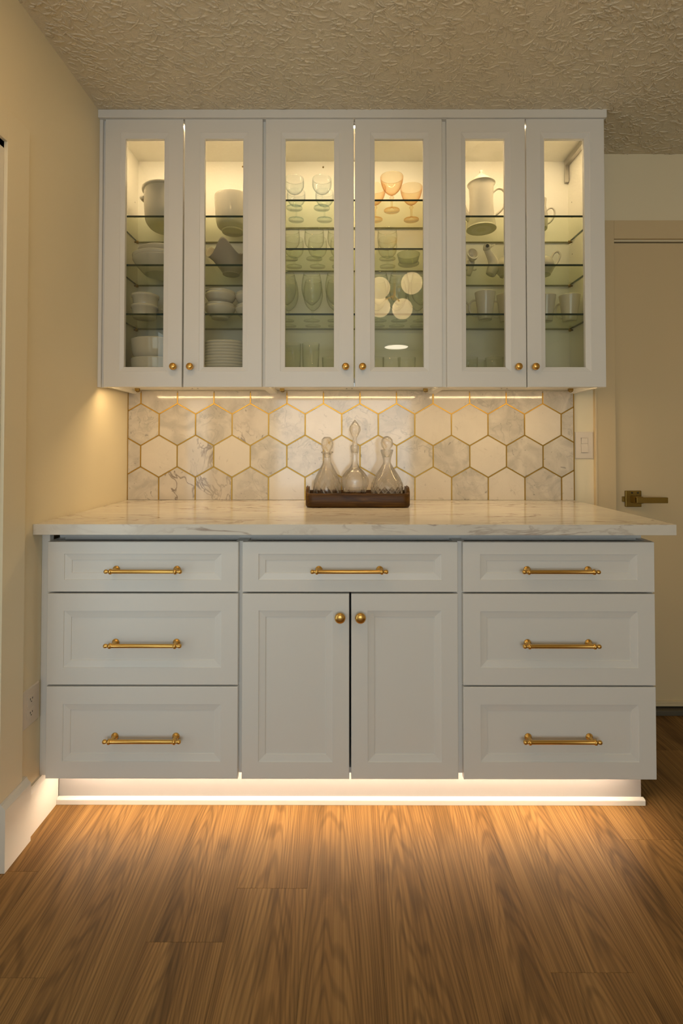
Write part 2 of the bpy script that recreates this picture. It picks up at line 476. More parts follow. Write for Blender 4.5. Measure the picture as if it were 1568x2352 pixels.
def struct(name, mb, mat, bevel=0.0, parent=None):
    o = mb.build(name, mat, parent, bevel)
    if not parent: o['kind'] = 'structure'
    return o

def box(name, x0, x1, y0, y1, z0, z1, mat, parent=None, bevel=0.0):
    return MB().box(x0, x1, y0, y1, z0, z1).build(name, mat, parent, bevel)

def copy_tree(o, parent=None, loc=None, label=None):
    c = o.copy(); COL.objects.link(c); c.parent = parent
    if loc is not None: c.location = tuple(q * K for q in loc)
    if label: c['label'] = label
    for ch in list(o.children): copy_tree(ch, c)
    return c

# ------------------------------------------------------------------ room shell
XL, XR, YR, ZC = -36.61, 104.0, -196.0, 95.38
floor = MB().box(XL - 6, XR, YR, 0, -1.2, -0.30).build('floor', GAP); floor['kind'] = 'structure'
# planks, laid front to back; 7.16 in wide
PW = 7.16
x = -10.8 - 4 * PW
row = 0
ENDS = {-1: -23.0, 0: -14.0, 1: -41.0, 2: -8.5, 3: -38.0, 4: -32.6, 5: -52.0, 6: -12.0, 7: -47.0, 8: -40.5, 9: -20.0, 10: -26.4, 11: -44.0, 12: -10.0, 13: -30.0, 14: -20.0}
rr = random.Random(3)
while x < XR - 0.5:
    x0, x1 = max(x, XL - 0.4), min(x + PW, XR)
    e = ENDS.get(row, rr.uniform(-45, -5)) if row > 0 else {0: -30.7}.get(row, -20)
    cuts = [0.0, e]
    while cuts[-1] > YR: cuts.append(cuts[-1] - 48.0)
    cuts[-1] = YR
    for a, c in zip(cuts[:-1], cuts[1:]):
        if a - c < 0.3: continue
        w = 0.005
        px_, py_ = (x0 + x1) / 2, (a + c) / 2
        mb = MB()
        X0, X1, Y0, Y1, t = x0 + w - px_, x1 - w - px_, c + w - py_, a - w - py_, 0.014
        mb.add([(X0, Y0, -.3), (X1, Y0, -.3), (X1, Y1, -.3), (X0, Y1, -.3), (X0, Y0, -t), (X1, Y0, -t), (X1, Y1, -t), (X0, Y1, -t),
                (X0 + t, Y0 + t, 0), (X1 - t, Y0 + t, 0), (X1 - t, Y1 - t, 0), (X0 + t, Y1 - t, 0)],
               [(3, 2, 1, 0), (0, 1, 5, 4), (1, 2, 6, 5), (2, 3, 7, 6), (3, 0, 4, 7), (4, 5, 9, 8), (5, 6, 10, 9), (6, 7, 11, 10), (7, 4, 8, 11), (8, 9, 10, 11)])
        mb.build('floor_plank', OAK, floor, 0, (px_, py_, 0))
    x += PW; row += 1

ceiling = struct('ceiling', MB().box(XL - 6, XR, YR, 0.0, ZC, ZC + 2), CEIL)
# raised brush strokes of the plaster, too many to count
def strokes():
    r = random.Random(11)
    vs = []; fs = []
    for _ in range(12000):
        cx = r.uniform(XL + 0.3, 66); cy = -r.uniform(0.2, 1) ** 0.9 * 52 if r.random() < .8 else -r.uniform(.2, 14)
        if XL < cx < 39.5 and cy > -11.2: continue
        ln = r.uniform(0.6, 2.6) * r.uniform(.6, 1); wd = r.uniform(0.08, 0.17); ht = r.uniform(0.07, 0.15)
        ang = r.gauss(0.45, 0.65); bend = r.uniform(-1.5, 1.5) / max(ln, .7)
        n = 6; px, py = cx, cy; o = len(vs)
        for i in range(n):
            t = i / (n - 1); k = math.sin(PI * (0.06 + 0.88 * t)) ** 0.6
            nx, ny = -math.sin(ang), math.cos(ang)
            for q, h in ((-1, 0), (-.45, .85), (.35, 1), (1, 0)):
                vs.append((px + nx * wd * q * k, min(py + ny * wd * q * k, -.02), ZC + 0.004 - ht * h * k))
            px += math.cos(ang) * ln / n; py += math.sin(ang) * ln / n; ang += bend * ln / n
        for i in range(n - 1):
            for k in range(3):
                a = o + i * 4 + k
                fs.append((a, a + 1, a + 5, a + 4))
    mb = MB(); mb.add(vs, fs, 0, True)
    o = mb.build('plaster_strokes', CEIL, ceiling, weld=False)
    o['kind'] = 'stuff'
strokes()

# left wall with a doorway towards the camera
DY0, DY1, DZ = -31.15, -62.9, 78.0
wl_ = MB().box(XL - 5, XL, DY0, 0, -0.3, ZC).box(XL - 5, XL, YR, DY1, -0.3, ZC).box(XL - 5, XL, DY1, DY0, DZ, ZC)
struct('wall_left', wl_, WALL)
struct('wall_back', MB().box(XL - 5, 46.2, 0, 4, -0.3, ZC).box(46.2, 76.2, 0, 4, 80.2, ZC).box(76.2, XR, 0, 4, -0.3, ZC).box(46.2, 76.2, 2.4, 4, -.3, 80.2), WALL)
struct('wall_right', MB().box(XR, XR + 4, YR, 4, -0.3, ZC), WALL)
# rear wall with the wide window
struct('wall_rear', MB().box(XL - 5, -40 + 1.9, YR - 4, YR, -0.3, ZC).box(40, XR, YR - 4, YR, -0.3, ZC).box(-38.1, 40, YR - 4, YR, -0.3, 20).box(-38.1, 40, YR - 4, YR, 76, ZC), WALL)
wf = MB()
wf.rings([(-38.1, 40, 20, 76, YR - 3.2), (-38.1, 40, 20, 76, YR - .6), (-36, 38, 22, 74, YR - .6), (-36, 38, 22, 74, YR - 3.2)], cap0=False, cap1=False)
win = struct('window_1', wf, PLINTH)
for q in (-0.2, ): box('mullion', q - .8, q + 1.6, YR - 3, YR - .8, 22, 74, PLINTH, win)
box('pane', -36, -1.0, YR - 2.4, YR - 2.2, 22, 74, PANE, win); box('pane', 1.4, 38, YR - 2.4, YR - 2.2, 22, 74, PANE, win)

# doorway in the left wall: casing, plinth block, door leaf
d1 = MB()
DA, DB, DC, DD = DY1 + .2, DY0 - .71, .3, DZ - .72
for q in ((DA, DA + 4, DC, DD), (DB - 3.2, DB, DC, DD), (DA + 4, DB - 3.2, DC, 11), (DA + 4, DB - 3.2, DD - 4, DD)):
    d1.box(XL - 2.6, XL - 1.0, *q)
door1 = struct('door_1', d1, PLINTH)
box('pane', XL - 1.9, XL - 1.7, DA + 4, DB - 3.2, 11, DD - 4, PANE, door1)
box('jamb', XL - 5, XL + .02, DY0 - .7, DY0 - .01, 0, DZ, PLINTH, door1)
box('jamb', XL - 5, XL + .02, DY1 + .01, DY1 + .1, 0, DZ, PLINTH, door1)
box('jamb', XL - 5, XL + .02, DY1, DY0, DZ - .7, DZ - .01, PLINTH, door1)
cas = MB().box(XL, XL + .42, DY0, -27.5, 7.25, 81.5)
trim1 = struct('trim_1', cas, CASING, 0.05)
struct('trim_2', MB().box(XL, XL + .42, DY1, DY0, DZ, 81.5), CASING, 0.05)
struct('trim_3', MB().box(XL, XL + .42, DY1 - 3.4, DY1, 7.25, 81.5), CASING, 0.05)
def side_board(y0, y1, z, d, top):
    """board along the left wall with a sloped cap"""
    mb = MB()
    pr = [(0, 0), (d, 0), (d, z - top), (d * .55, z - top * .35), (d * .5, z), (0, z)]
    vs = [(XL + a, yy, q) for yy in (y0, y1) for a, q in pr]; n = len(pr)
    mb.add(vs, [(i, (i + 1) % n, n + (i + 1) % n, n + i) for i in range(n)] + [tuple(range(n)), tuple(range(2 * n - 1, n - 1, -1))])
    return mb
struct('trim_4', side_board(-31.0, -26.7, 7.25, .95, .7), PLINTH, 0.02)
struct('trim_5', side_board(DY1 - 4.3, DY1, 7.25, .95, .7), PLINTH, 0.02)
struct('baseboard_left', side_board(-26.7, -20.7, 5.35, .6, .6), PLINTH, 0.02)
struct('baseboard_left.001', side_board(YR, DY1 - 4.3, 5.35, .6, .6), PLINTH, 0.02)

# door in the back wall on the right
dd = MB().box(46.45, 75.95, 0.10, 1.85, 1.35, 79.95)
door2 = struct('door_2', dd, TRIM, 0.04)
MB().box(46.2, 46.43, .0, 2.4, 0, 80.2).build('jamb', TRIM, door2)
MB().box(75.97, 76.2, .0, 2.4, 0, 80.2).build('jamb', TRIM, door2)
MB().box(46.45, 75.95, 0.04, .5, 1.1, 1.55).build('door_sweep', TRIM, door2, 0.04)
MB().box(46.2, 76.2, -.9, 2.0, 0, 0.85).build('threshold', RUBBER, door2, 0.1)
box('casing_lip', 46.2, 76.2, -.1, .12, 1.75, 2.05, TRIM, door2, 0.05)
# lever handle
hd = MB().box(47.95, 50.65, -.28, .11, 34.75, 37.5)
handle = hd.build('lever_handle', BRONZE, door2, 0.10)
tag(handle, 'antique brass square rose with a flat lever')
MB().box(48.75, 49.95, -1.9, -.25, 35.5, 36.65).build('spindle', BRONZE, handle, 0.08)
MB().box(48.75, 53.9, -2.15, -1.6, 35.6, 36.55).build('lever', BRONZE, handle, 0.06)
MB().lathe([(0, -.4), (.13, -.38), (.13, -.2)], 14, 'y', (49.0, 0, 37.15)).build('screw', DARK, handle)
MB().lathe([(0, -.4), (.13, -.38), (.13, -.2)], 14, 'y', (50.0, 0, 37.15)).build('screw', DARK, handle)
MB().box(47.5, 47.98, -.2, .1, 35.6, 36.5).build('latch_plate', BRONZE, handle, 0.04)
for i, (a, c, z0, z1) in enumerate(((43.03, 46.2, 0, 83.6), (76.2, 79.4, 0, 83.6), (46.2, 76.2, 80.45, 83.6))):
    struct('trim_%d' % (6 + i), MB().box(a, c, -.62, 0, z0, z1), TRIM, 0.06)
struct('trim_9', MB().box(42.68, 43.03, -.75, 0, 0, 83.9), TRIM, 0.08)
struct('baseboard_back', MB().box(39.4, 42.6, -.5, 0, 0, 4.5), TRIM, 0.05)
struct('baseboard_back.001', MB().box(79.4, XR, -.5, 0, 0, 4.5), TRIM, 0.05)

# ------------------------------------------------------------------ base cabinets
YB = -24.60      # face of the drawer fronts
YBB = -23.85     # front of the boxes
def front(mb, x0, x1, z0, z1, yf, yb, ix, iz, slope=0.82, d=0.21):
    """a drawer front or door with a mitred sloping recess; ix, iz: inset of the recess"""
    e = 0.07
    a = (x0 + ix, x1 - ix, z0 + iz, z1 - iz)
    def g(k, y): return (a[0] + k, a[1] - k, a[2] + k, a[3] - k, y)
    mb.rings([(x0, x1, z0, z1, yb), (x0, x1, z0, z1, yf + e), (x0 + e * .35, x1 - e * .35, z0 + e * .35, z1 - e * .35, yf + e * .35), (x0 + e, x1 - e, z0 + e, z1 - e, yf),
              g(0, yf), g(.03, yf + .09), g(slope - .03, yf + d), g(slope, yf + d + .09)])
    return mb

def pull_mesh():
    mb = MB(); Lh = 4.6; r = .235
    prof = [(0, -Lh), (.16, -Lh + .02), (.25, -Lh + .14), (.25, -Lh + .32), (.19, -Lh + .42), (.19, -Lh + .60), (.32, -Lh + .66), (.33, -Lh + .84), (.27, -Lh + .90), (r, -Lh + .98)]
    prof = prof + [(q[0], -q[1]) for q in reversed(prof)]
    mb.lathe(prof, 20, 'x', (0, -1.1, 0))
    for sx in (-1, 1):
        X = sx * (Lh - .95)
        # round foot, waisted stem that meets the bar
        mb.lathe([(.43, .06), (.43, -.06), (.37, -.14), (.24, -.22), (.2, -.45), (.2, -.8), (.22, -1.1), (0, -1.15)], 20, 'y', (X, 0, 0))
    return mb.mesh('bar_pull', BRASS, weld=True)
def knob_mesh(R):
    s = R / .6
    return MB().lathe([(.36 * s, .04), (.36 * s, -.05), (.24 * s, -.12), (.2 * s, -.3), (.22 * s, -.45), (.5 * s, -.56), (.6 * s, -.74), (.585 * s, -.88), (.46 * s, -1.02), (.22 * s, -1.10), (0, -1.12)], 28, 'y').mesh('knob', BRASS)
PULL, KNOB_B, KNOB_U = pull_mesh(), knob_mesh(.64), knob_mesh(.53)

def carcass(x0, x1, parent):
    mb = MB()
    t = .68
    mb.box(x0, x0 + t, YBB, -.1, 5.85, 33.6).box(x1 - t, x1, YBB, -.1, 5.85, 33.6).box(x0, x0 + t, YBB + 2.2, -.1, 33.6, 34.6).box(x1 - t, x1, YBB + 2.2, -.1, 33.6, 34.6)
    mb.box(x0 + t, x1 - t, YBB, -.1, 5.85, 6.5).box(x0 + t, x1 - t, YBB + 2.2, -.1, 33.3, 34.6).box(x0 + t, x1 - t, -.8, -.1, 6.5, 33.3)
    return mb.build('carcass', WHITE, parent)

ZS = [(27.67, 33.63), (16.63, 27.46), (5.56, 16.42)]
PZ = [30.29, 21.58, 10.43]
def drawer(parent, x0, x1, z0, z1, ix, iz, px, pz, what):
    dr = front(MB(), x0, x1, z0, z1, YB, YBB, ix, iz).build('drawer', WHITE, parent)
    pl = link('bar_pull', PULL, dr, (px, YB + .28, pz))
    pl['label'] = 'brushed brass bar pull'
    return dr

BX = [(-35.6, -12.25), (-12.25, 14.06), (14.06, 37.45)]
cabL = thing('drawer_cabinet', 'white base cabinet of three drawers against the left wall', 'cabinet', ((BX[0][0] + BX[0][1]) / 2, -12, 5.85), 'base cabinets under the counter')
cabM = thing('base_cabinet', 'white base cabinet with one drawer above two doors, middle of the counter', 'cabinet', (0.9, -12, 5.85), 'base cabinets under the counter')
cabR = thing('drawer_cabinet', 'white base cabinet of three drawers at the open right end', 'cabinet', (25.7, -12, 5.85), 'base cabinets under the counter')
def under(c):   # the parts are written in room coordinates
    for o in list(c.children):
        o.location = Vector(o.location) - Vector(c.location)
carcass(*BX[0], cabL); carcass(*BX[1], cabM); carcass(*BX[2], cabR)
for i in range(3):
    drawer(cabL, -35.36, -12.49, *ZS[i], 2.02, 1.42 if i == 0 else 2.05, -23.58, PZ[i], 'top' if i == 0 else '')
    drawer(cabR, 14.37, 37.25, *ZS[i], 2.03, 1.45 if i == 0 else 2.05, 25.76, PZ[i], 'top' if i == 0 else '')
drawer(cabM, -12.02, 13.75, *ZS[0], 1.93, 1.42, .77, PZ[0], 'top')
for (a, c, kx) in ((-12.02, .77, -.33), (1.01, 13.75, 2.08)):
    dr = front(MB(), a, c, 5.56, 27.46, YB, YBB, 1.97, 2.0).build('door', WHITE, cabM)
    k_ = link('knob', KNOB_B, dr, (kx, YB + .02, 24.83)); k_['label'] = 'round brushed brass knob'
for c in (cabL, cabM, cabR): under(c)

fl = box('filler_strip', XL + .02, -35.62, -23.7, -22.9, 5.4, 34.6, WHITE, None, 0.03)
tag(fl, 'narrow white filler strip between the left wall and the drawers', 'filler strip')

# counter
ct = MB().box(XL + .02, 39.31, -25.5, -.02, 34.62, 35.88).build('countertop', COUNTER, None, 0.05)
tag(ct, 'pale quartz countertop with brown veins over the base cabinets', 'countertop')

# toe kick and its light
tk = thing('toe_kick', 'white toe kick board lit from above under the base cabinets', 'toe kick', (0, -20.3, 0))
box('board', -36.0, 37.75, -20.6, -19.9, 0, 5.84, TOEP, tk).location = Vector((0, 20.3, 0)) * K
sm = MB(); pr = [(-20.6, 0), (-21.15, 0), (-21.15, .60), (-21.08, .68), (-20.95, .72), (-20.6, .75)]
vs = [(xx, a, q) for xx in (-36.0, 38.0) for a, q in pr]; n = len(pr)
sm.add(vs, [(i, (i + 1) % n, n + (i + 1) % n, n + i) for i in range(n)] + [tuple(range(n)), tuple(range(2 * n - 1, n - 1, -1))])
sm.build('shoe_molding', PLINTH, tk, 0.03).location = Vector((0, 20.3, 0)) * K
ls = thing('toe_light_strip', 'warm LED strip hidden under the base cabinets above the toe kick', 'light strip', (0, -22.5, 5.85))
box('channel', -34.5, 35.5, -.25, .25, -.55, 0, STEEL, ls)
box('diffuser', -34.4, 35.4, -.2, .2, -.60, -.55, LED_TOE, ls)

# ------------------------------------------------------------------ backsplash
bs = thing('backsplash', 'marble hexagon tile backsplash with brass lines above the counter', 'backsplash', (0, 0, 35.9))
BX0, BX1, BZ0, BZ1 = XL + .02, 39.25, 35.9, 54.4
o = box('grout_bed', BX0, BX1, -.24, -.02, BZ0, BZ1, GROUT, bs); o.location = (0, 0, -35.9 * K)
P_, S_ = 6.21, 6.21 / math.sqrt(3)
GAPW = 0.085
def clip(poly):
    for ax, val, keep in ((0, BX0 + .1, 1), (0, BX1 - .1, -1), (1, BZ0, 1), (1, BZ1, -1)):
        out = []
        for i in range(len(poly)):
            a, c = poly[i - 1], poly[i]
            ia, ic = (a[ax] - val) * keep >= 0, (c[ax] - val) * keep >= 0
            if ia != ic:
                t = (val - a[ax]) / (c[ax] - a[ax])
                out.append((a[0] + t * (c[0] - a[0]), a[1] + t * (c[1] - a[1])))
            if ic: out.append(c)
        poly = out
        if not poly: return []
    return poly
def hexa(cx, cz, s, drop=0.0):
    return [(cx + s * math.sin(k * PI / 3), cz + s * math.cos(k * PI / 3) - (drop if k in (2, 3, 4) else 0)) for k in range(6)]
inlay = MB()
# tile marble by row, left to right: p plain, s grey swirl, d dark veined
KINDS = {0: 'sspsspspspsssp', 1: 'sssdspssppspsp', 2: 'spdpsspdsspsss', 3: 'sddspspspspsps'}
rowz = [43.32 + 1.5 * S_ * k for k in (2, 1, 0, -1)]
edges = {}
tile_i = 0
for r_ in range(4):
    xe = -31.25 if r_ in (1, 3) else -31.25 - P_ / 2
    for k in range(14):
        cx = xe - P_ / 2 + k * P_
        cz = rowz[r_]
        poly = clip(hexa(cx, cz, S_ - GAPW / math.cos(PI / 6), 1.0 if r_ == 3 else 0))
        if len(poly) < 3: continue
        ax_ = [p[0] for p in poly]; az = [p[1] for p in poly]
        if max(ax_) - min(ax_) < .15 or max(az) - min(az) < .15: continue
        mb = MB(); n = len(poly)
        mx_, mz_ = sum(ax_) / n, sum(az) / n
        def shr(p, q): 
            d_ = math.hypot(p[0] - mx_, p[1] - mz_); f_ = max(0, 1 - q / max(d_, .05)); return (mx_ + (p[0] - mx_) * f_, mz_ + (p[1] - mz_) * f_)
        vs = [(p[0] - mx_, -.2, p[1] - mz_) for p in poly] + [(p[0] - mx_, -.36, p[1] - mz_) for p in poly] + [(shr(p, .05)[0] - mx_, -.40, shr(p, .05)[1] - mz_) for p in poly]
        fs = [tuple(range(n))] + [(i, (i + 1) % n, n + (i + 1) % n, n + i) for i in range(n)] + [(n + i, n + (i + 1) % n, 2 * n + (i + 1) % n, 2 * n + i) for i in range(n)] + [tuple(range(2 * n, 3 * n))]
        mb.add(vs, fs)
        kd = KINDS[r_][k % 14]
        mb.build('tile', {'p': TILE_P, 's': TILE_S, 'd': TILE_D}[kd], bs, 0, (mx_, 0, mz_ - 35.9))
        hp = hexa(cx, cz, S_, 1.0 if r_ == 3 else 0)
        for i in range(6):
            a, c = hp[i], hp[(i + 1) % 6]
            key = (round((a[0] + c[0]) / 2 + .013, 1), round((a[1] + c[1]) / 2 + .017, 1))
            edges.setdefault(key, (a, c))
def strip(a, c, w):
    a, c = Vector(a), Vector(c); d_ = (c - a)
    if d_.length < .05: return
    d_.normalize(); n_ = Vector((-d_.y, d_.x)) * w
    q = [a - n_, c - n_, c + n_, a + n_]
    inlay.add([(p.x, y, p.y) for y in (-.22, -.425) for p in q], [(3, 2, 1, 0), (4, 5, 6, 7)] + [(i, (i + 1) % 4, 4 + (i + 1) % 4, 4 + i) for i in range(4)])
def cliplin(a, c):
    t0, t1 = 0.0, 1.0
    for ax, lo, hi in ((0, BX0 + .05, BX1 - .05), (1, BZ0, BZ1 - .3)):
        d_ = c[ax] - a[ax]
        if abs(d_) < 1e-9:
            if a[ax] < lo or a[ax] > hi: return None
            continue
        u, v_ = (lo - a[ax]) / d_, (hi - a[ax]) / d_
        if u > v_: u, v_ = v_, u
        t0, t1 = max(t0, u), min(t1, v_)
    if t0 >= t1: return None
    return ((a[0] + t0 * (c[0] - a[0]), a[1] + t0 * (c[1] - a[1])), (a[0] + t1 * (c[0] - a[0]), a[1] + t1 * (c[1] - a[1])))
for a, c in edges.values():
    q = cliplin(a, c)
    if q: strip(*q, GAPW)
nodes = {}
for a, c in edges.values():
    for p in (a, c): nodes[(round(p[0], 1), round(p[1], 1))] = p
for p in nodes.values():
    if BX0 + .1 < p[0] < BX1 - .1 and BZ0 + .2 < p[1] < BZ1 - .4:
        hx = hexa(p[0], p[1], GAPW * 1.2)
        inlay.add([(q[0], y, q[1]) for y in (-.22, -.42) for q in hx], [(5, 4, 3, 2, 1, 0), (6, 7, 8, 9, 10, 11)] + [(i, (i + 1) % 6, 6 + (i + 1) % 6, 6 + i) for i in range(6)])
strip((BX0 + .06, BZ0), (BX0 + .06, BZ1 - .3), .06)
strip((BX1 - .06, BZ0), (BX1 - .06, BZ1 - .3), .085)
o = inlay.build('brass_inlay', INLAY, bs, 0, (0, 0, -35.9), weld=False)
tag(o, 'thin brass lines between the hexagon tiles', kind='stuff')

# ------------------------------------------------------------------ upper cabinets
YU, YUB = -11.0, -10.25
UX = [(-35.75, -11.80), (-11.80, 15.13), (15.13, 39.2)]
ZU0, ZU1 = 53.84, 94.35
DOORS = [[(-35.6, -23.93, -32.62, -26.82, -25.02), (-23.71, -12.03, -20.72, -14.98, -22.54)],
         [(-11.57, 1.6, -8.62, -1.35, .4), (1.8, 14.79, 4.75, 12.03, 2.89)],
         [(15.47, 27.23, 18.36, 24.21, 25.86), (27.39, 39.06, 30.16, 36.11, 28.35)]]
SHELVES = [(79.84, 72.41, 64.95), (82.3, 74.87, 64.95), (79.84, 72.41, 64.95)]
ULAB = ['left glass-door wall cabinet holding white bowls, beside the cream wall',
        'middle glass-door wall cabinet holding stemmed glasses',
        'right glass-door wall cabinet holding white coffee pot and mugs']
ZB, ZTI = 55.25, 93.9        # inner bottom, inner top
PIN = MB().lathe([(.13, 0), (.13, .3), (.25, .31), (.25, .62), (0, .63)], 10, 'x').mesh('shelf_pin', BRONZE)
uppers = []
for ci in range(3):
    x0, x1 = UX[ci]
    c = thing('wall_cabinet', ULAB[ci], 'cabinet', ((x0 + x1) / 2, -5, ZU0), 'glass-door wall cabinets')
    t = .62
    mb = MB()
    mb.box(x0, x0 + t, YUB, -.03, 53.95, ZTI + .3).box(x1 - t, x1, YUB, -.03, 53.95, ZTI + .3)
    mb.box(x0 + t, x1 - t, YUB + .05, -.03, ZB - .7, ZB).box(x0 + t, x1 - t, YUB, -.03, ZTI, ZTI + .5).box(x0 + t, x1 - t, -.35, -.03, ZB, ZTI)
    mb.build('carcass', INTERIOR, c)
    for (a, d_, p0, p1, kx) in DOORS[ci]:
        f = MB(); e = .06
        z0, z1, q0, q1 = ZU0, 94.12, 56.85, 91.2
        f.rings([(p0, p1, q0, q1, YUB), (a, d_, z0, z1, YUB), (a, d_, z0, z1, YU + e), (a + e, d_ - e, z0 + e, z1 - e, YU),
                 (p0 - .68, p1 + .78, q0 - .68, q1 + .9, YU), (p0 - .65, p1 + .75, q0 - .65, q1 + .87, YU + .07),
                 (p0 - .04, p1 + .04, q0 - .04, q1 + .04, YU + .19), (p0, p1, q0, q1, YU + .25), (p0, p1, q0, q1, YUB)], cap0=False, cap1=False)
        dr = f.build('door', WHITE, c)
        box('glass_pane', p0 - .15, p1 + .15, YUB + .02, YUB + .14, q0 - .15, q1 + .15, PANE, dr)
        k_ = link('knob', KNOB_U, dr, (kx, YU + .02, 56.8)); k_['label'] = 'round brushed brass knob'
    for z in SHELVES[ci]:
        s = MB()
        X0, X1, Y0, Y1, Z0, Z1 = x0 + t + .06, x1 - t - .06, -9.98, -.5, z - .15, z + .15
        s.box(X0, X1, Y0, Y1, Z0, Z1)
        s.mi = [0, 0, 1, 2, 1, 1]
        sh = s.build('glass_shelf', [SHELF_G, SHELF_E, SHELF_B], c)
        for (px, sg) in ((x0 + t, 1), (x1 - t, -1)):
            for py in (-8.2, -1.6):
                p = link('shelf_pin', PIN, sh, (px, py, z - .40))
                if sg < 0: p.rotation_euler = (0, 0, PI)
    # light strip at the top front of the inside
    box('light_channel', x0 + 1.2, x1 - 1.2, -10.2, -9.6, 93.62, 93.9, STEEL, c)
    tag(box('light_strip', x0 + 1.3, x1 - 1.3, -10.1, -9.7, 93.55, 93.62, LED_IN, c), 'glowing warm LED strip')
    # light strip under the cabinet, behind the doors
    xa = x0 + (.62 if ci == 0 else 1.0)
    box('light_channel', xa, x1 - 1.4, -10.05, -9.55, 54.32, 54.56, STEEL, c)
    tag(box('light_strip', xa + .1, x1 - 1.5, -9.98, -9.62, 54.26, 54.32, LED_UN, c), 'glowing warm LED strip')
    box('light_shield', xa, x1 - 1.4, -10.2, -10.06, 53.98, 54.56, STEEL, c)
    # drill holes beside the shelf pins and small fittings under the box
    for (px, sg) in ((x0 + t, 1), (x1 - t, -1)):
        for hz in (86.2, 83.6, 77.4, 69.6):
            hb = MB().lathe([(.09, -.02), (.09, .015), (0, .016)], 8, 'x').build('pin_hole', DARK, c, 0, (px, -1.6, hz))
            if sg < 0: hb.rotation_euler = (0, 0, PI)
    mid = (x0 + x1) / 2
    for q in (-.55, .35):
        MB().lathe([(0, -.05), (.12, -.04), (.12, .02)], 10, 'z').build('screw', DARK, c, 0, (mid - .5 + q, -3.0, ZB - .7))
    under(c)
    uppers.append(c)
def part_at(mb, name, mat, parent, bevel=0, **kw):
    o = mb.build(name, mat, parent, bevel)
    o.location = -Vector(parent.location)
    return o
for (px, ci) in ((-33.9, 0), (-10.0, 1), (13.6, 1), (37.5, 2)):
    part_at(MB().box(px - .35, px + .35, -3.2, -2.7, 54.15, 54.56).tube([(px - .3, -2.9, 54.2), (px, -2.9, 53.98), (px + .35, -2.9, 54.1)], .09, 6), 'cable_clip', BRONZE, uppers[ci])
# back-panel screws
for (px, pz, ci) in ((-31.2, 89.0, 0), (-17.2, 93.0, 0), (-3.4, 92.9, 1)):
    part_at(MB().lathe([(0, -.43), (.14, -.42), (.16, -.34)], 10, 'y', (px, 0, pz)), 'screw', BRONZE, uppers[ci])
# metal channel along the upper right edge of the right cabinet
br = MB().box(37.85, 38.55, -9.4, -.5, 92.9, 93.88).box(37.85, 38.5, -.85, -.36, 90.1, 92.95)
br_o = part_at(br, 'corner_bracket', STEEL, uppers[2], 0.04)
tag(br_o, 'grey metal channel bent down at the back corner')
# end filler and top moulding
fs_ = MB().box(XL + .02, -36.1, -10.75, -10.0, 53.84, 94.2)
o = fs_.build('filler_strip', WHITE, None, 0.04); tag(o, 'slim white filler strip between the left wall and the wall cabinets', 'filler strip')
box('stile', -36.09, -35.64, -10.4, -9.7, 53.84, 94.2, WHITE, o, 0.04)
tm = MB().box(XL + .02, 39.32, -11.3, -10.2, 94.16, ZC - .02)
o = tm.build('top_molding', WHITE, None, 0.05)
tag(o, 'flat white molding between the wall cabinets and the ceiling', 'molding')

# ------------------------------------------------------------------ switch and outlet
def plate(x0, x1, z0, z1, y, name, label, cat):
    r = thing(name, label, cat, ((x0 + x1) / 2, y, (z0 + z1) / 2))
    w, h = (x1 - x0) / 2, (z1 - z0) / 2
    MB().rings([(-w, w, -h, h, 0), (-w, w, -h, h, -.12), (-w + .12, w - .12, -h + .12, h - .12, -.22)]).build('plate', PLASTIC, r)
    return r
r = plate(39.5, 42.6, 42.9, 47.5, -.0, 'light_switch', 'almond rocker light switch on the wall right of the tiles', 'switch')
MB().rings([(-.66, .66, -1.32, 1.32, -.2), (-.66, .66, -1.32, 1.32, -.27), (-.60, .60, -1.26, 1.26, -.27), (-.60, .60, -1.26, 1.26, -.22)]).build('rocker_frame', PLASTIC, r)
rk = MB().add([(-.58, -.2, -1.22), (.58, -.2, -1.22), (.58, -.40, -1.22), (-.58, -.40, -1.22), (-.58, -.26, .25), (.58, -.26, .25), (-.58, -.2, .25), (.58, -.2, .25)],
              [(0, 1, 2, 3), (3, 2, 5, 4), (4, 5, 7, 6), (0, 3, 4, 6), (1, 7, 5, 2), (0, 6, 7, 1)])
rk.build('rocker', PLASTIC, r)
MB().box(-.55, .55, -.34, -.2, .28, 1.22).build('upper_rocker', PLASTIC, r, 0.03)
r = plate(-1.6, 1.6, -2.2, 2.2, 0, 'wall_outlet', 'white duplex wall outlet low on the left wall beside the drawers', 'outlet')
for s in (-1, 1):
    f = MB().rings([(-.68, .68, s * .78 - .55, s * .78 + .55, -.2), (-.68, .68, s * .78 - .55, s * .78 + .55, -.27)]).build('receptacle', PLASTIC, r, 0.03)
    for px, hh in ((-.2, .15), (.2, .12)):
        MB().box(px - .035, px + .035, -.29, -.2, s * .78 + .08 - hh + .05, s * .78 + .08 + hh).build('slot', DARK, f)
    MB().lathe([(0, -.29), (.07, -.29), (.07, -.2)], 10, 'y', (0, 0, s * .78 - .22)).build('ground_hole', DARK, f)
r.location = (XL * K, -25.78 * K, 14.75 * K)
r.rotation_euler = (0, 0, PI / 2)

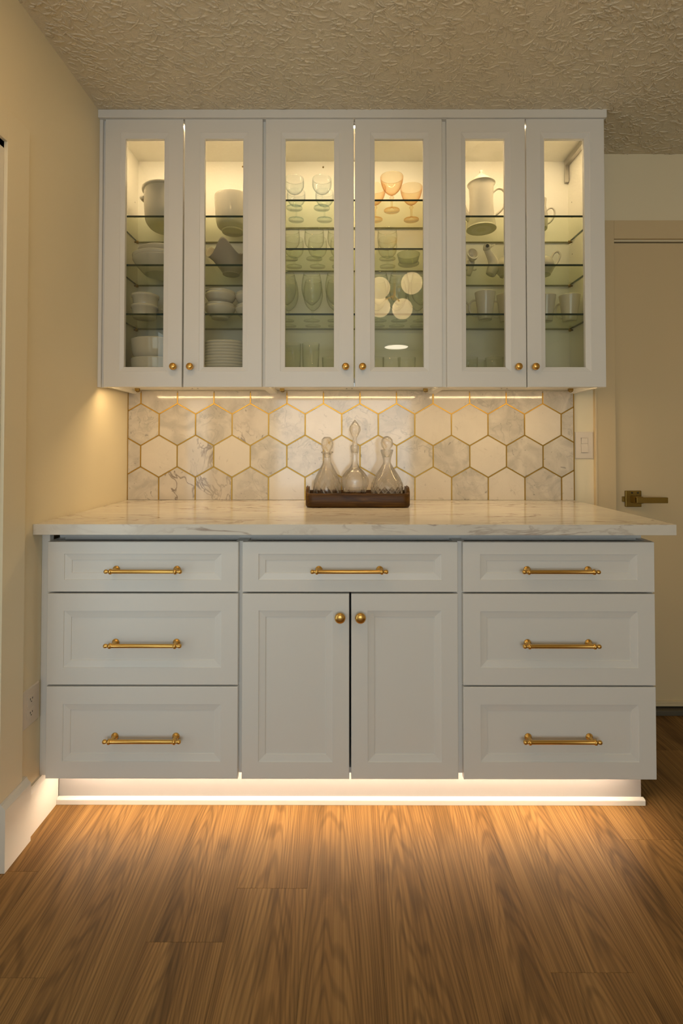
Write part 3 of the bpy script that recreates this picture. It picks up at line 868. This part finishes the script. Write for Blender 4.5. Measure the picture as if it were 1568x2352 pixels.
# ------------------------------------------------------------------ ceiling lights behind the camera, one of them an added fill lamp
ch = thing('chandelier', 'brass ceiling fixture with four glowing opal globes in front of the cabinets', 'chandelier', (12.6, -56, 84))
MB().lathe([(0, 11.36), (2.6, 11.34), (2.6, 10.9), (2.2, 10.6), (.4, 10.4), (.3, 10.0), (.3, -2.4), (.6, -2.8), (.5, -3.2), (0, -3.3)], 28).build('stem', BRASS, ch)
for gx, gy, gz in ((4.1, 1.0, .5), (-3.7, .8, -.6), (2.5, -4.6, -4.2), (-3.2, -4.2, -3.8)):
    a = MB().tube([(0, 0, gz - .6 if gz > -2 else -2.2), (gx * .6, gy * .6, gz - .6 if gz > -2 else gz + 1.4), (gx, gy, gz + .5)], .18, 8).build('arm', BRASS, ch)
    g = MB().lathe([(2.6 * math.sin(PI * i / 18), -2.6 * math.cos(PI * i / 18)) for i in range(19)], 28).build('globe', OPAL, ch, 0, (gx, gy, gz))
cl_ = thing('added_downlight', 'added fill lamp out of view, a small round ceiling fixture near the left wall', 'ceiling light', (-18.2, -50, ZC))  # added lamp, out of view, put in to brighten the left wall
MB().lathe([(2.9, .0), (2.9, -.12), (2.45, -.16), (2.4, 0)], 36).build('trim_ring', PLINTH, cl_)
MB().lathe([(2.4, -.01), (2.4, -.1), (0, -.11)], 36).build('lens', FILL_CAN, cl_)
fd = thing('flush_light', 'round white flush ceiling light at the back of the room', 'ceiling light', (27, -183, ZC))
MB().lathe([(6.6, 0), (6.6, -.5), (6.2, -.75), (5.9, -.8), (5.9, 0)], 40).build('rim', PLINTH, fd)
MB().lathe([(5.9, -.1), (5.9, -.7), (0, -.72)], 40).build('diffuser', DISC, fd)

# ------------------------------------------------------------------ tray and decanters
TX, TY, TZ = 2.25, -7.35, 35.89
tr = thing('serving_tray', 'dark walnut serving tray with raised handle ends holding decanters', 'tray', (TX, TY, TZ))
def rrect(w, d, r, n=7):
    pts = []
    for cx, cy, a0 in ((w - r, d - r, 0), (-w + r, d - r, PI / 2), (-w + r, -d + r, PI), (w - r, -d + r, 1.5 * PI)):
        for i in range(n):
            a = a0 + PI / 2 * i / (n - 1); pts.append((cx + r * math.cos(a), cy + r * math.sin(a)))
    return pts
# densify the short ends so the handle can rise there
def dense(pts, step=.3):
    out = []
    for i, p in enumerate(pts):
        q = pts[(i + 1) % len(pts)]; d_ = math.hypot(q[0] - p[0], q[1] - p[1]); m_ = max(1, int(d_ / step))
        for k in range(m_): out.append((p[0] + (q[0] - p[0]) * k / m_, p[1] + (q[1] - p[1]) * k / m_))
    return out
W_, D_ = 7.85, 3.2
op = dense(rrect(W_, D_, 1.0))
def hgt(p):
    if abs(p[0]) < W_ - 1.0: return 2.1
    t = max(0, 1 - abs(p[1]) / (D_ - .6)); t = min(1, t * 1.8)
    return 2.1 + .9 * t * t * (3 - 2 * t) * min(1, (abs(p[0]) - W_ + 1.0))
wall = MB(); n = len(op)
ip = [(p[0] * (W_ - .38) / W_, p[1] * (D_ - .38) / D_) for p in op]
bp_ = [(p[0] * .975, p[1] * .95) for p in op]
vs = [(p[0], p[1], 0) for p in bp_] + [(p[0], p[1], .3) for p in op] + [(p[0], p[1], hgt(p) - .07) for p in op] + [(p[0] * .993, p[1] * .985, hgt(p)) for p in op] + [(p[0] * 1.008, p[1] * 1.016, hgt(p)) for p in ip] + [(p[0], p[1], hgt(q) - .07) for p, q in zip(ip, op)] + [(p[0], p[1], .4) for p in ip]
fs = []
for j in range(6):
    for i in range(n): fs.append((j * n + i, j * n + (i + 1) % n, (j + 1) * n + (i + 1) % n, (j + 1) * n + i))
fs.append(tuple(range(n - 1, -1, -1)))
wall.add(vs, fs, 0, True)
o = wall.build('rim', WALNUT, tr)
flm = MB(); flm.add([(p[0], p[1], .42) for p in ip] + [(p[0], p[1], .38) for p in ip], [tuple(range(n)), tuple(range(2 * n - 1, n - 1, -1))] + [(i, (i + 1) % n, n + (i + 1) % n, n + i) for i in range(n)])
flm.build('tray_floor', FELT, tr)

def spline(pts, n=5):
    """smooth a (r,z) profile"""
    out = []
    P = [pts[0]] + list(pts) + [pts[-1]]
    for i in range(1, len(P) - 2):
        for k in range(n):
            t = k / n
            q = []
            for a in (0, 1):
                p0, p1, p2, p3 = P[i - 1][a], P[i][a], P[i + 1][a], P[i + 2][a]
                q.append(.5 * (2 * p1 + (p2 - p0) * t + (2 * p0 - 5 * p1 + 4 * p2 - p3) * t * t + (3 * p1 - p0 - 3 * p2 + p3) * t ** 3))
            out.append((max(q[0], 0.0), q[1]))
    out.append(pts[-1])
    return out
def decanter(label, x, y, outer, wallt, mod, stop, smod, rz=0, neck_in=.32):
    r = thing('decanter', label, 'decanter', (x, y, TZ + .43), 'crystal decanters on the walnut tray', rz)
    so = spline(outer, 12)
    inner = [(max(min(q[0] - wallt, q[0] * .8), 0.02), q[1]) for q in reversed(so) if q[1] > .55]
    inner = [inner[0]] + inner[1:] + [(0.0, .5)]
    prof = [(0, .08)] + so + inner
    no = len(so) + 1
    mb = MB().lathe(prof, 168, mod=lambda t, h, i: mod(t, h) if i < no else 1)
    mb.build('bottle', CUT, r)
    MB().lathe(stop, 24, mod=smod, smooth=True).build('stopper', CUT, r)
    return r
def swirl_cut(t, h):
    if h < 3.9: 
        q = math.sin(11 * t + h * 2.6); return 1 - .10 * max(0, 1 - abs(math.sin(5.5 * t + h * 1.3)) * 2.2) * min(1, (3.9 - h) * 1.5)
    return 1
def petal(t, h):
    if h < 2.2: return 1 - .09 * max(0, 1 - abs(math.sin(6 * t)) * 2)
    if h < 5: return 1 + .09 * abs(math.cos(4 * t)) ** .6 * math.sin((h - 2.2) / 2.8 * PI)
    return 1 - .012 * math.cos(8 * t)
def diamond(t, h):
    if .4 < h < 3.2:
        a = abs(math.sin(7 * t + h * 2.3)); c = abs(math.sin(7 * t - h * 2.3)); return 1 - .09 * max(0, 1 - min(a, c) * 2.4)
    if h < 5.6: return 1 - .02 * abs(math.cos(4 * t)) 
    return 1
decanter('low cut crystal decanter with a flat tilted stopper, left on the tray', -2.45, -7.3,
         [(1.6, 0), (1.95, .25), (2.15, 1.3), (2.15, 2.5), (1.85, 3.8), (1.1, 5.3), (.68, 6.2), (.6, 6.8), (.62, 7.4), (.95, 7.75), (.9, 7.9)], .22, swirl_cut,
         [(0, 6.9), (.38, 6.95), (.42, 7.8), (.5, 8.0), (.9, 8.5), (1.0, 9.1), (.85, 9.8), (.5, 10.15), (0, 10.2)], lambda t, h, i: (1 - .12 * abs(math.sin(3 * t))) if h > 8.2 else 1, .3)
decanter('tallest crystal decanter with a pointed teardrop stopper, middle of the tray', 1.85, -7.3,
         [(1.75, 0), (1.9, .2), (1.8, .9), (1.75, 1.6), (2.0, 2.7), (1.95, 3.7), (1.4, 4.8), (.75, 5.5), (.52, 6.2), (.5, 7.4), (.62, 7.9), (.68, 8.6), (.6, 8.9)], .2, petal,
         [(0, 7.7), (.38, 7.75), (.44, 9.0), (.34, 9.5), (.3, 10.0), (.6, 10.5), (.92, 11.2), (.86, 11.8), (.45, 12.35), (.15, 12.7), (0, 12.9)], lambda t, h, i: (1 - .1 * abs(math.sin(3.5 * t))) if h > 10.2 else 1)
decanter('round crystal decanter cut with diamonds and a ball stopper, right on the tray', 6.85, -7.3,
         [(1.7, 0), (1.95, .25), (2.4, 1.4), (2.52, 2.5), (2.1, 3.8), (1.2, 5.2), (.68, 6.0), (.62, 6.4), (.7, 7.0), (.88, 7.6), (1.0, 8.1), (.92, 8.2)], .22, diamond,
         [(0, 7.0), (.42, 7.05), (.5, 8.1), (.52, 8.3), (.85, 8.7), (.98, 9.2), (.85, 9.8), (.5, 10.15), (.15, 10.3), (0, 10.3)], lambda t, h, i: (1 - .09 * max(0, 1 - abs(math.sin(6 * t)) * 2)) if h > 8.4 else 1)

# ------------------------------------------------------------------ contents of the wall cabinets
Z1L, Z2L, Z3L = (z + .155 for z in SHELVES[0])
Z1M, Z2M, Z3M = (z + .155 for z in SHELVES[1])
Z0 = ZB + .005
def vessel(outer, t, floor_t=None, n=48, mod=None):
    """hollow turned form: outer profile bottom to rim, wall thickness t"""
    so = outer
    ft = floor_t if floor_t is not None else t
    inner = [(max(q[0] - t, .03), q[1]) for q in reversed(so) if q[1] > so[0][1] + ft + .02]
    prof = [(0, so[0][1])] + so + inner + [(0, so[0][1] + ft)]
    return MB().lathe(prof, n, mod=mod)
def put(name, mesh, label, cat, loc, group=None, rz=0):
    return tag(link(name, mesh, None, loc, rz), label, cat, group)

# --- left cabinet
G1 = 'white china in the left wall cabinet'
tu = thing('tureen', 'large white lidless tureen with lug handles, top shelf of left cabinet', 'tureen', (-28.3, -5, Z1L), G1)
vessel(spline([(2.3, 0), (2.9, .25), (3.45, 1.2), (3.6, 3.0), (3.68, 5.5), (3.7, 5.75), (3.95, 5.85), (3.97, 6.15), (3.85, 6.2)], 4), .22, .3).build('bowl', CHINA, tu)
for s in (-1, 1):
    MB().tube([(s * 3.55, -.9, 4.9), (s * 4.1, -.6, 5.0), (s * 4.25, 0, 5.05), (s * 4.1, .6, 5.0), (s * 3.55, .9, 4.9)], .24, 8).build('handle', CHINA, tu)
b2 = vessel(spline([(1.75, 0), (1.8, .15), (1.72, .3), (2.5, .9), (2.8, 2.2), (2.95, 4.2), (3.0, 5.6), (2.9, 5.75)], 4), .2, .4, mod=lambda t, h, i: 1 - .012 * abs(math.sin(6 * t)) * (h > 1)).mesh('deep_bowl', CHINA)
put('deep_bowl', b2, 'deep white footed bowl, top shelf of left cabinet, right door', 'bowl', (-18.0, -4.0, Z1L), G1)
sv = vessel(spline([(2.2, 0), (2.6, .1), (3.7, 1.3), (4.2, 2.0), (4.25, 2.2), (4.15, 2.25), (4.25, 2.35), (4.3, 2.75), (4.2, 2.8)], 4), .2, .25).mesh('serving_bowl', CHINA)
put('serving_bowl', sv, 'wide shallow white bowl, lower of two on the second shelf of left cabinet', 'bowl', (-29.4, -5, Z2L), G1)
sv2 = vessel(spline([(2.0, 0), (2.4, .1), (3.3, 1.0), (3.85, 1.55), (3.9, 1.75), (3.8, 1.78)], 4), .18, .2).mesh('serving_bowl', CHINA)
put('serving_bowl', sv2, 'small white bowl nested in the wide shallow bowl, second shelf of left cabinet', 'bowl', (-28.9, -5, Z2L + 1.98), G1)
rb = MB(); prof = []
nn = 64; ro = spline([(1.2, 0), (1.35, .1), (1.3, .25), (2.0, 1.2), (2.9, 2.5), (3.6, 3.5)], 4)
def rw(t, h):
    k = max(0, (h - .6) / 2.6)
    return 1 + .10 * k * math.sin(4 * t + .6), h + 1.05 * k * k * math.sin(4 * t + 2.4)
vs = []; fs = []
prf = [(0, 0)] + ro + [(max(q[0] - .16, .02), q[1] + .02) for q in reversed(ro) if q[1] > .4] + [(0, .3)]
for (q, h) in prf:
    for k in range(nn):
        t = 2 * PI * k / nn; f_, hh = rw(t, h); vs.append((q * f_ * math.cos(t), q * f_ * math.sin(t), hh))
for j in range(len(prf) - 1):
    for k in range(nn): a = j * nn + k; c_ = j * nn + (k + 1) % nn; fs.append((a, c_, c_ + nn, a + nn))
rb.add(vs, fs, 0, True)
put('ruffled_bowl', rb.mesh('ruffled_bowl', CHINA_G), 'greyish white bowl with a tall wavy ruffled rim, second shelf of left cabinet', 'bowl', (-18.0, -5.2, Z2L), G1)
flute = lambda t, h, i: 1 - .025 * abs(math.sin(14 * t)) * (.3 < h < 1.55)
rmk = vessel([(1.65, 0), (1.72, .08), (1.78, .3), (1.92, 1.5), (2.05, 1.6), (2.08, 1.95), (2.02, 2.0)], .16, .2, 84, flute).mesh('ramekin', CHINA)
put('ramekin', rmk, 'fluted white ramekin, lower of a stack on the third shelf of left cabinet', 'ramekin', (-31.3, -6.6, Z3L), G1)
put('ramekin', rmk, 'fluted white ramekin, upper of a stack on the third shelf of left cabinet', 'ramekin', (-31.2, -6.6, Z3L + 1.72), G1)
cup = thing('cup', 'white cup with handle behind the ramekins, third shelf of left cabinet', 'cup', (-27.4, -4.4, Z3L), G1)
vessel(spline([(1.1, 0), (1.2, .1), (1.6, 1.0), (1.8, 2.4), (1.75, 2.45)], 4), .14, .2).build('bowl', CHINA, cup)
MB().tube([(-1.6, 0, 2.0), (-2.2, 0, 2.1), (-2.5, 0, 1.6), (-2.2, 0, 1.0), (-1.5, 0, .8)], .16, 8).build('handle', CHINA, cup)
sb = vessel(spline([(1.3, 0), (1.35, .2), (1.3, .3), (1.95, .8), (2.35, 1.5), (2.3, 1.85), (2.2, 1.9), (2.25, 2.2), (2.15, 2.25)], 4), .16, .3).mesh('soup_bowl', CHINA)
put('soup_bowl', sb, 'white soup bowl, lower of the left pair on the third shelf', 'bowl', (-19.4, -6.6, Z3L), G1)
put('soup_bowl', sb, 'white soup bowl, upper of the left pair on the third shelf', 'bowl', (-19.3, -6.6, Z3L + 2.0), G1)
put('soup_bowl', sb, 'white soup bowl, lower of the pair by the cabinet side, third shelf', 'bowl', (-14.75, -5.8, Z3L), G1)
put('soup_bowl', sb, 'white soup bowl, upper of the pair by the cabinet side, third shelf', 'bowl', (-14.75, -5.8, Z3L + 2.0), G1)
bb = vessel(spline([(2.6, 0), (3.0, .1), (3.75, 1.2), (4.0, 3.0), (4.02, 3.35), (3.9, 3.4)], 4), .2, .3).mesh('mixing_bowl', CHINA)
put('mixing_bowl', bb, 'large white mixing bowl, lower of two on the cabinet floor', 'bowl', (-29.4, -6, Z0), G1)
put('mixing_bowl', bb, 'large white mixing bowl, upper of two on the cabinet floor', 'bowl', (-29.4, -6, Z0 + 3.0), G1)
dp = vessel([(2.5, 0), (2.6, .06), (3.2, .22), (3.75, .55), (3.85, .85), (3.8, .9), (3.72, .88)], .12, .16, 56).mesh('dinner_plate', CHINA)
for k in range(12):
    place = ['lowest', 'second from bottom', 'third from bottom', 'fourth from bottom', 'fifth from bottom', 'sixth from bottom', 'sixth from top', 'fifth from top', 'fourth from top', 'third from top', 'second from top', 'topmost'][k]
    put('dinner_plate', dp, 'white rimmed plate in the tall stack on the cabinet floor, %s' % place, 'plate', (-18.4, -5.9, Z0 + .46 * k), 'stack of white plates')

# --- middle cabinet: glasses
def stem_glass(bowl, stem_r, stem_h, foot_r, t=.05, knob=None):
    """foot, stem and hollow bowl as one closed profile; bowl: (r, z) from the stem top"""
    pr = [(0, .0), (foot_r, 0), (foot_r, .06), (foot_r * .5, .16), (stem_r * 1.4, .3), (stem_r, .5)]
    if knob:
        kz, kr = knob
        pr += [(stem_r, kz - kr), (stem_r + kr * .7, kz - kr * .6), (stem_r + kr, kz), (stem_r + kr * .7, kz + kr * .6), (stem_r, kz + kr)]
    pr += [(stem_r, stem_h - .12)]
    bo = spline([(stem_r * 1.3, stem_h)] + bowl, 4)
    pr += bo + [(max(q[0] - t, .01), q[1] + .02) for q in reversed(bo) if q[1] > stem_h + .12] + [(0, stem_h + .14)]
    return MB().lathe(pr, 36)
G2 = 'stemware in the middle wall cabinet'
cp = stem_glass([(.9, 2.55), (1.4, 3.2), (1.52, 3.7), (1.5, 4.6)], .14, 2.3, 1.28).mesh('coupe_glass', BLUE)
for lx, ly, s in ((-7.65, -7.2, 'front left'), (-3.32, -7.2, 'front right'), (-7.75, -3.2, 'back left'), (-3.05, -3.2, 'back right')):
    put('coupe_glass', cp, 'blue tinted coupe glass on the top shelf, %s of four' % s, 'glass', (lx, ly, Z1M), G2)
am = stem_glass([(.7, 2.75), (1.35, 3.5), (1.72, 4.5), (1.85, 5.35)], .17, 2.5, 1.25, knob=(2.05, .2)).mesh('sherbet_glass', AMBER)
for lx, ly, s in ((7.75, -6.4, 'front one of three'), (11.3, -3.2, 'right one at the back'), (5.3, -3.2, 'left one at the back')):
    put('sherbet_glass', am, 'amber stemmed sherbet glass on the top shelf, %s' % s, 'glass', (lx, ly, Z1M), G2)
gb = stem_glass([(.9, 1.75), (1.45, 2.4), (1.6, 3.4), (1.5, 4.6)], .2, 1.5, 1.3).mesh('goblet', CLEAR)
cols = ((-8.5, 'far left'), (-4.6, 'second from left'), (-.9, 'third from left'), (7.1, 'right side'))
for gx, s in cols:
    for gy, s2 in ((-5.6, 'front'), (-2.2, 'back')):
        put('goblet', gb, 'short clear goblet on the second shelf, %s, %s row' % (s, s2), 'glass', (gx + (0.35 if s2 == 'back' else 0), gy, Z2M), G2)
di = vessel(spline([(1.7, 0), (1.75, .1), (1.6, .3), (1.7, .9), (1.9, 1.6)], 4), .1, .3).mesh('glass_dish', SMOKE)
put('glass_dish', di, 'low grey glass dish on the second shelf beside the goblets', 'dish', (10.8, -3.4, Z2M), G2)
wn = stem_glass([(.5, 2.75), (1.2, 3.5), (1.62, 4.8), (1.6, 6.2), (1.32, 7.6)], .11, 2.5, 1.3, t=.04).mesh('wine_glass', CLEAR)
for gx, s in ((-9.1, 'first from left'), (-5.0, 'second from left'), (-1.2, 'third from left'), (5.7, 'fourth from left'), (9.0, 'fifth from left'), (12.5, 'sixth from left')):
    for gy, s2 in ((-5.4, 'front'), (-1.95, 'back')):
        put('wine_glass', wn, 'tall clear wine glass on the third shelf, %s, %s row' % (s, s2), 'glass', (gx, gy, Z3M), G2)
tb = vessel([(1.15, 0), (1.2, .08), (1.25, .5), (1.4, 6.0), (1.38, 6.03)], .07, .4).mesh('tumbler', CLEAR)
sh_ = vessel([(1.25, 0), (1.3, .08), (1.32, .5), (1.45, 3.8), (1.43, 3.83)], .08, .45, 24, lambda t, h, i: 1 - .03 * abs(math.sin(6 * t))).mesh('short_tumbler', CLEAR)
put('tumbler', tb, 'tall clear tumbler on the floor of the middle cabinet, far left', 'glass', (-8.0, -6.2, Z0), G2)
put('tumbler', tb, 'tall clear tumbler on the floor of the middle cabinet, beside the first', 'glass', (-5.1, -6.2, Z0), G2)
put('short_tumbler', sh_, 'short clear tumbler right of the tall tumblers on the cabinet floor', 'glass', (-1.9, -6.2, Z0), G2)
for gx, s in ((5.4, 'left'), (8.0, 'middle'), (10.4, 'right')):
    put('short_tumbler', sh_, 'short clear tumbler under the right middle door, %s of three' % s, 'glass', (gx - .3, -6.2, Z0), G2)

# --- right cabinet
G3 = 'white china in the right wall cabinet'
cf = thing('coffee_pot', 'tall white coffee pot with pointed lid on the top shelf', 'coffee pot', (22.35, -5, Z1L), G3)
MB().lathe(spline([(0, 0), (2.2, .02), (2.25, .3), (2.15, 1.2), (2.0, 2.2), (1.85, 4.5), (1.95, 6.9), (2.1, 7.3), (2.05, 7.45), (0, 7.5)], 4), 40).build('body', CHINA, cf)
MB().lathe([(0, 7.3), (1.9, 7.42), (1.95, 7.6), (1.4, 8.2), (.6, 8.9), (.22, 9.15), (.18, 9.3), (.3, 9.45), (.26, 9.65), (0, 9.8)], 36).build('lid', CHINA, cf)
MB().tube([(1.85, 0, 6.1), (2.6, 0, 6.7), (3.4, 0, 6.6), (3.95, 0, 5.8), (4.0, 0, 4.8), (3.5, 0, 3.6), (2.9, 0, 2.9), (2.0, 0, 2.2)], [.2, .2, .2, .2, .2, .2, .2, .24], 10).build('handle', CHINA, cf)
MB().tube([(-1.8, 0, 1.6), (-2.5, 0, 2.6), (-2.9, 0, 4.0), (-3.2, 0, 5.4), (-3.7, 0, 6.3)], [.55, .5, .36, .28, .22], 12).build('spout', CHINA, cf)
cr = thing('creamer', 'small embossed white pitcher with loop handle on the top shelf', 'pitcher', (31.4, -5, Z1L), G3)
vessel(spline([(1.35, 0), (1.5, .1), (1.55, 1.0), (1.5, 2.4), (1.3, 3.6), (1.4, 4.7), (1.35, 4.75)], 4), .14, .25, 48, lambda t, h, i: 1 + .03 * math.sin(9 * t + 3 * h) * (1 < h < 3.5)).build('jug', CHINA, cr)
MB().tube([(1.3, 0, 2.9), (1.9, 0, 3.5), (2.5, 0, 3.5), (2.8, 0, 2.9), (2.6, 0, 2.0), (2.0, 0, 1.2), (1.5, 0, 1.0)], .14, 10).build('handle', CHINA, cr)
# figure with a long leaning neck
fg = thing('ceramic_figure', 'white ceramic animal figure with a leaning neck and one black spot', 'figurine', (24.0, -5, Z2L), G3)
MB().tube([(-.25, 0, .15), (.1, 0, .9), (.35, 0, 1.7), (.1, 0, 2.6), (-.35, 0, 3.5), (-.75, 0, 4.3), (-.9, -.1, 4.75)], [.75, .9, .85, .72, .6, .52, .42], 16).build('body', CHINA, fg)
MB().lathe([(0, -.75), (.36, -.66), (.55, -.3), (.62, .1), (.5, .55), (0, .72)], 20, 'y').build('head', CHINA, fg, 0, (-.85, -.35, 4.45))
MB().lathe([(0, -.12), (.26, -.06), (.28, .1), (0, .12)], 16, 'y').build('black_spot', BLACK, fg, 0, (-.98, -1.05, 4.42))
for s in (0, 1):
    MB().tube([(-.45 + .35 * s, .1, 4.7), (-.2 + .55 * s, .15, 5.0), (-.05 + .65 * s, .15, 5.25)], [.16, .13, .04], 8).build('ear', CHINA, fg)
sp = thing('sauce_scoop', 'small white china scoop with an oval mouth at the left of the shelf', 'scoop', (20.5, -5, Z2L), G3)
MB().tube([(-.25, 0, .05), (-.05, 0, .8), (.05, 0, 1.6), (.15, 0, 2.3)], [.35, .42, .55, .62], 14).build('stem', CHINA, sp)
o = vessel(spline([(.2, 0), (.6, .15), (.85, .5), (.95, .95), (.9, 1.0)], 4), .12, .15, 28).build('mouth', CHINA, sp, 0, (.15, -.35, 2.6)); o.rotation_euler = (1.0, 0, 0)
o.scale = (.9, 1.4, 1)
for s in (-1, 1):
    MB().tube([(0, 0, 1.2), (s * .7, 0, .9), (s * 1.0, 0, 1.1)], [.2, .14, .1], 8).build('prong', CHINA, sp)
sg = thing('sugar_bowl', 'squat white lidded sugar bowl right of the figure', 'sugar bowl', (26.6, -4.6, Z2L), G3)
MB().lathe(spline([(0, 0), (1.1, .02), (1.2, .2), (1.9, 1.0), (2.05, 1.7), (1.7, 2.4), (1.3, 2.6), (0, 2.65)], 4), 36).build('bowl', CHINA, sg)
MB().lathe([(1.4, 2.6), (1.3, 2.75), (.8, 3.1), (.3, 3.25), (.25, 3.4), (.35, 3.55), (0, 3.7)], 28).build('lid', CHINA, sg)
tp = thing('teapot', 'small white teapot with an open loop handle on the second shelf', 'teapot', (31.9, -5, Z2L), G3)
MB().lathe(spline([(0, 0), (1.4, .02), (1.5, .15), (1.95, .9), (2.05, 1.5), (1.7, 2.4), (1.0, 2.9), (0, 3.0)], 4), 36).build('body', CHINA, tp)
MB().lathe([(0, 2.85), (.9, 2.9), (.85, 3.05), (.3, 3.35), (.18, 3.5), (.28, 3.7), (0, 3.85)], 28).build('lid', CHINA, tp)
MB().tube([(1.6, 0, 1.2), (2.3, 0, 1.6), (2.9, 0, 2.6), (3.1, 0, 3.4), (2.7, 0, 3.9), (2.1, 0, 3.6), (1.7, 0, 2.8), (1.5, 0, 2.2)], .17, 10).build('handle', CHINA, tp)
MB().tube([(-1.6, 0, 1.0), (-2.4, 0, 1.7), (-2.9, 0, 2.7)], [.5, .34, .24], 10).build('spout', CHINA, tp)
def mug(label, x, y, rz, R=1.6, h=4.3):
    r = thing('mug', label, 'mug', (x, y, Z3L), G3, rz)
    vessel(spline([(R * .62, 0), (R * .66, .1), (R * .78, h * .4), (R * .93, h * .8), (R, h - .05), (R * .98, h)], 3), .15, .25).build('cup', CHINA, r)
    MB().tube([(R * .85, 0, h * .78), (R * 1.35, 0, h * .8), (R * 1.72, 0, h * .66), (R * 1.65, 0, h * .42), (R * 1.2, 0, h * .22), (R * .72, 0, h * .2)], .16, 10).build('handle', CHINA, r)
    return r
mug('tapered white mug in the middle of the left right-cabinet door', 22.55, -6.2, 2.4)
mug('white mug behind the cabinet stile with its handle turned left', 26.4, -5, PI - .3)
mug('white mug partly hidden at the left edge of the third shelf', 18.0, -4.6, .3)
mug('white mug at the left of the right pane, third shelf', 32.6, -5.2, 2.8, 1.5, 4.1)
mug('white mug beside the right side panel, third shelf', 36.4, -5.2, 2.0, 1.62, 4.1)
for gx, s in ((20.0, 'leftmost'), (21.9, 'middle'), (24.0, 'rightmost')):
    put('short_tumbler', sh_, 'clear tumbler on the floor of the right cabinet, %s of three' % s, 'glass', (gx, -6.0 + (s == 'middle') * 2.6, Z0), 'tumblers in the right cabinet')
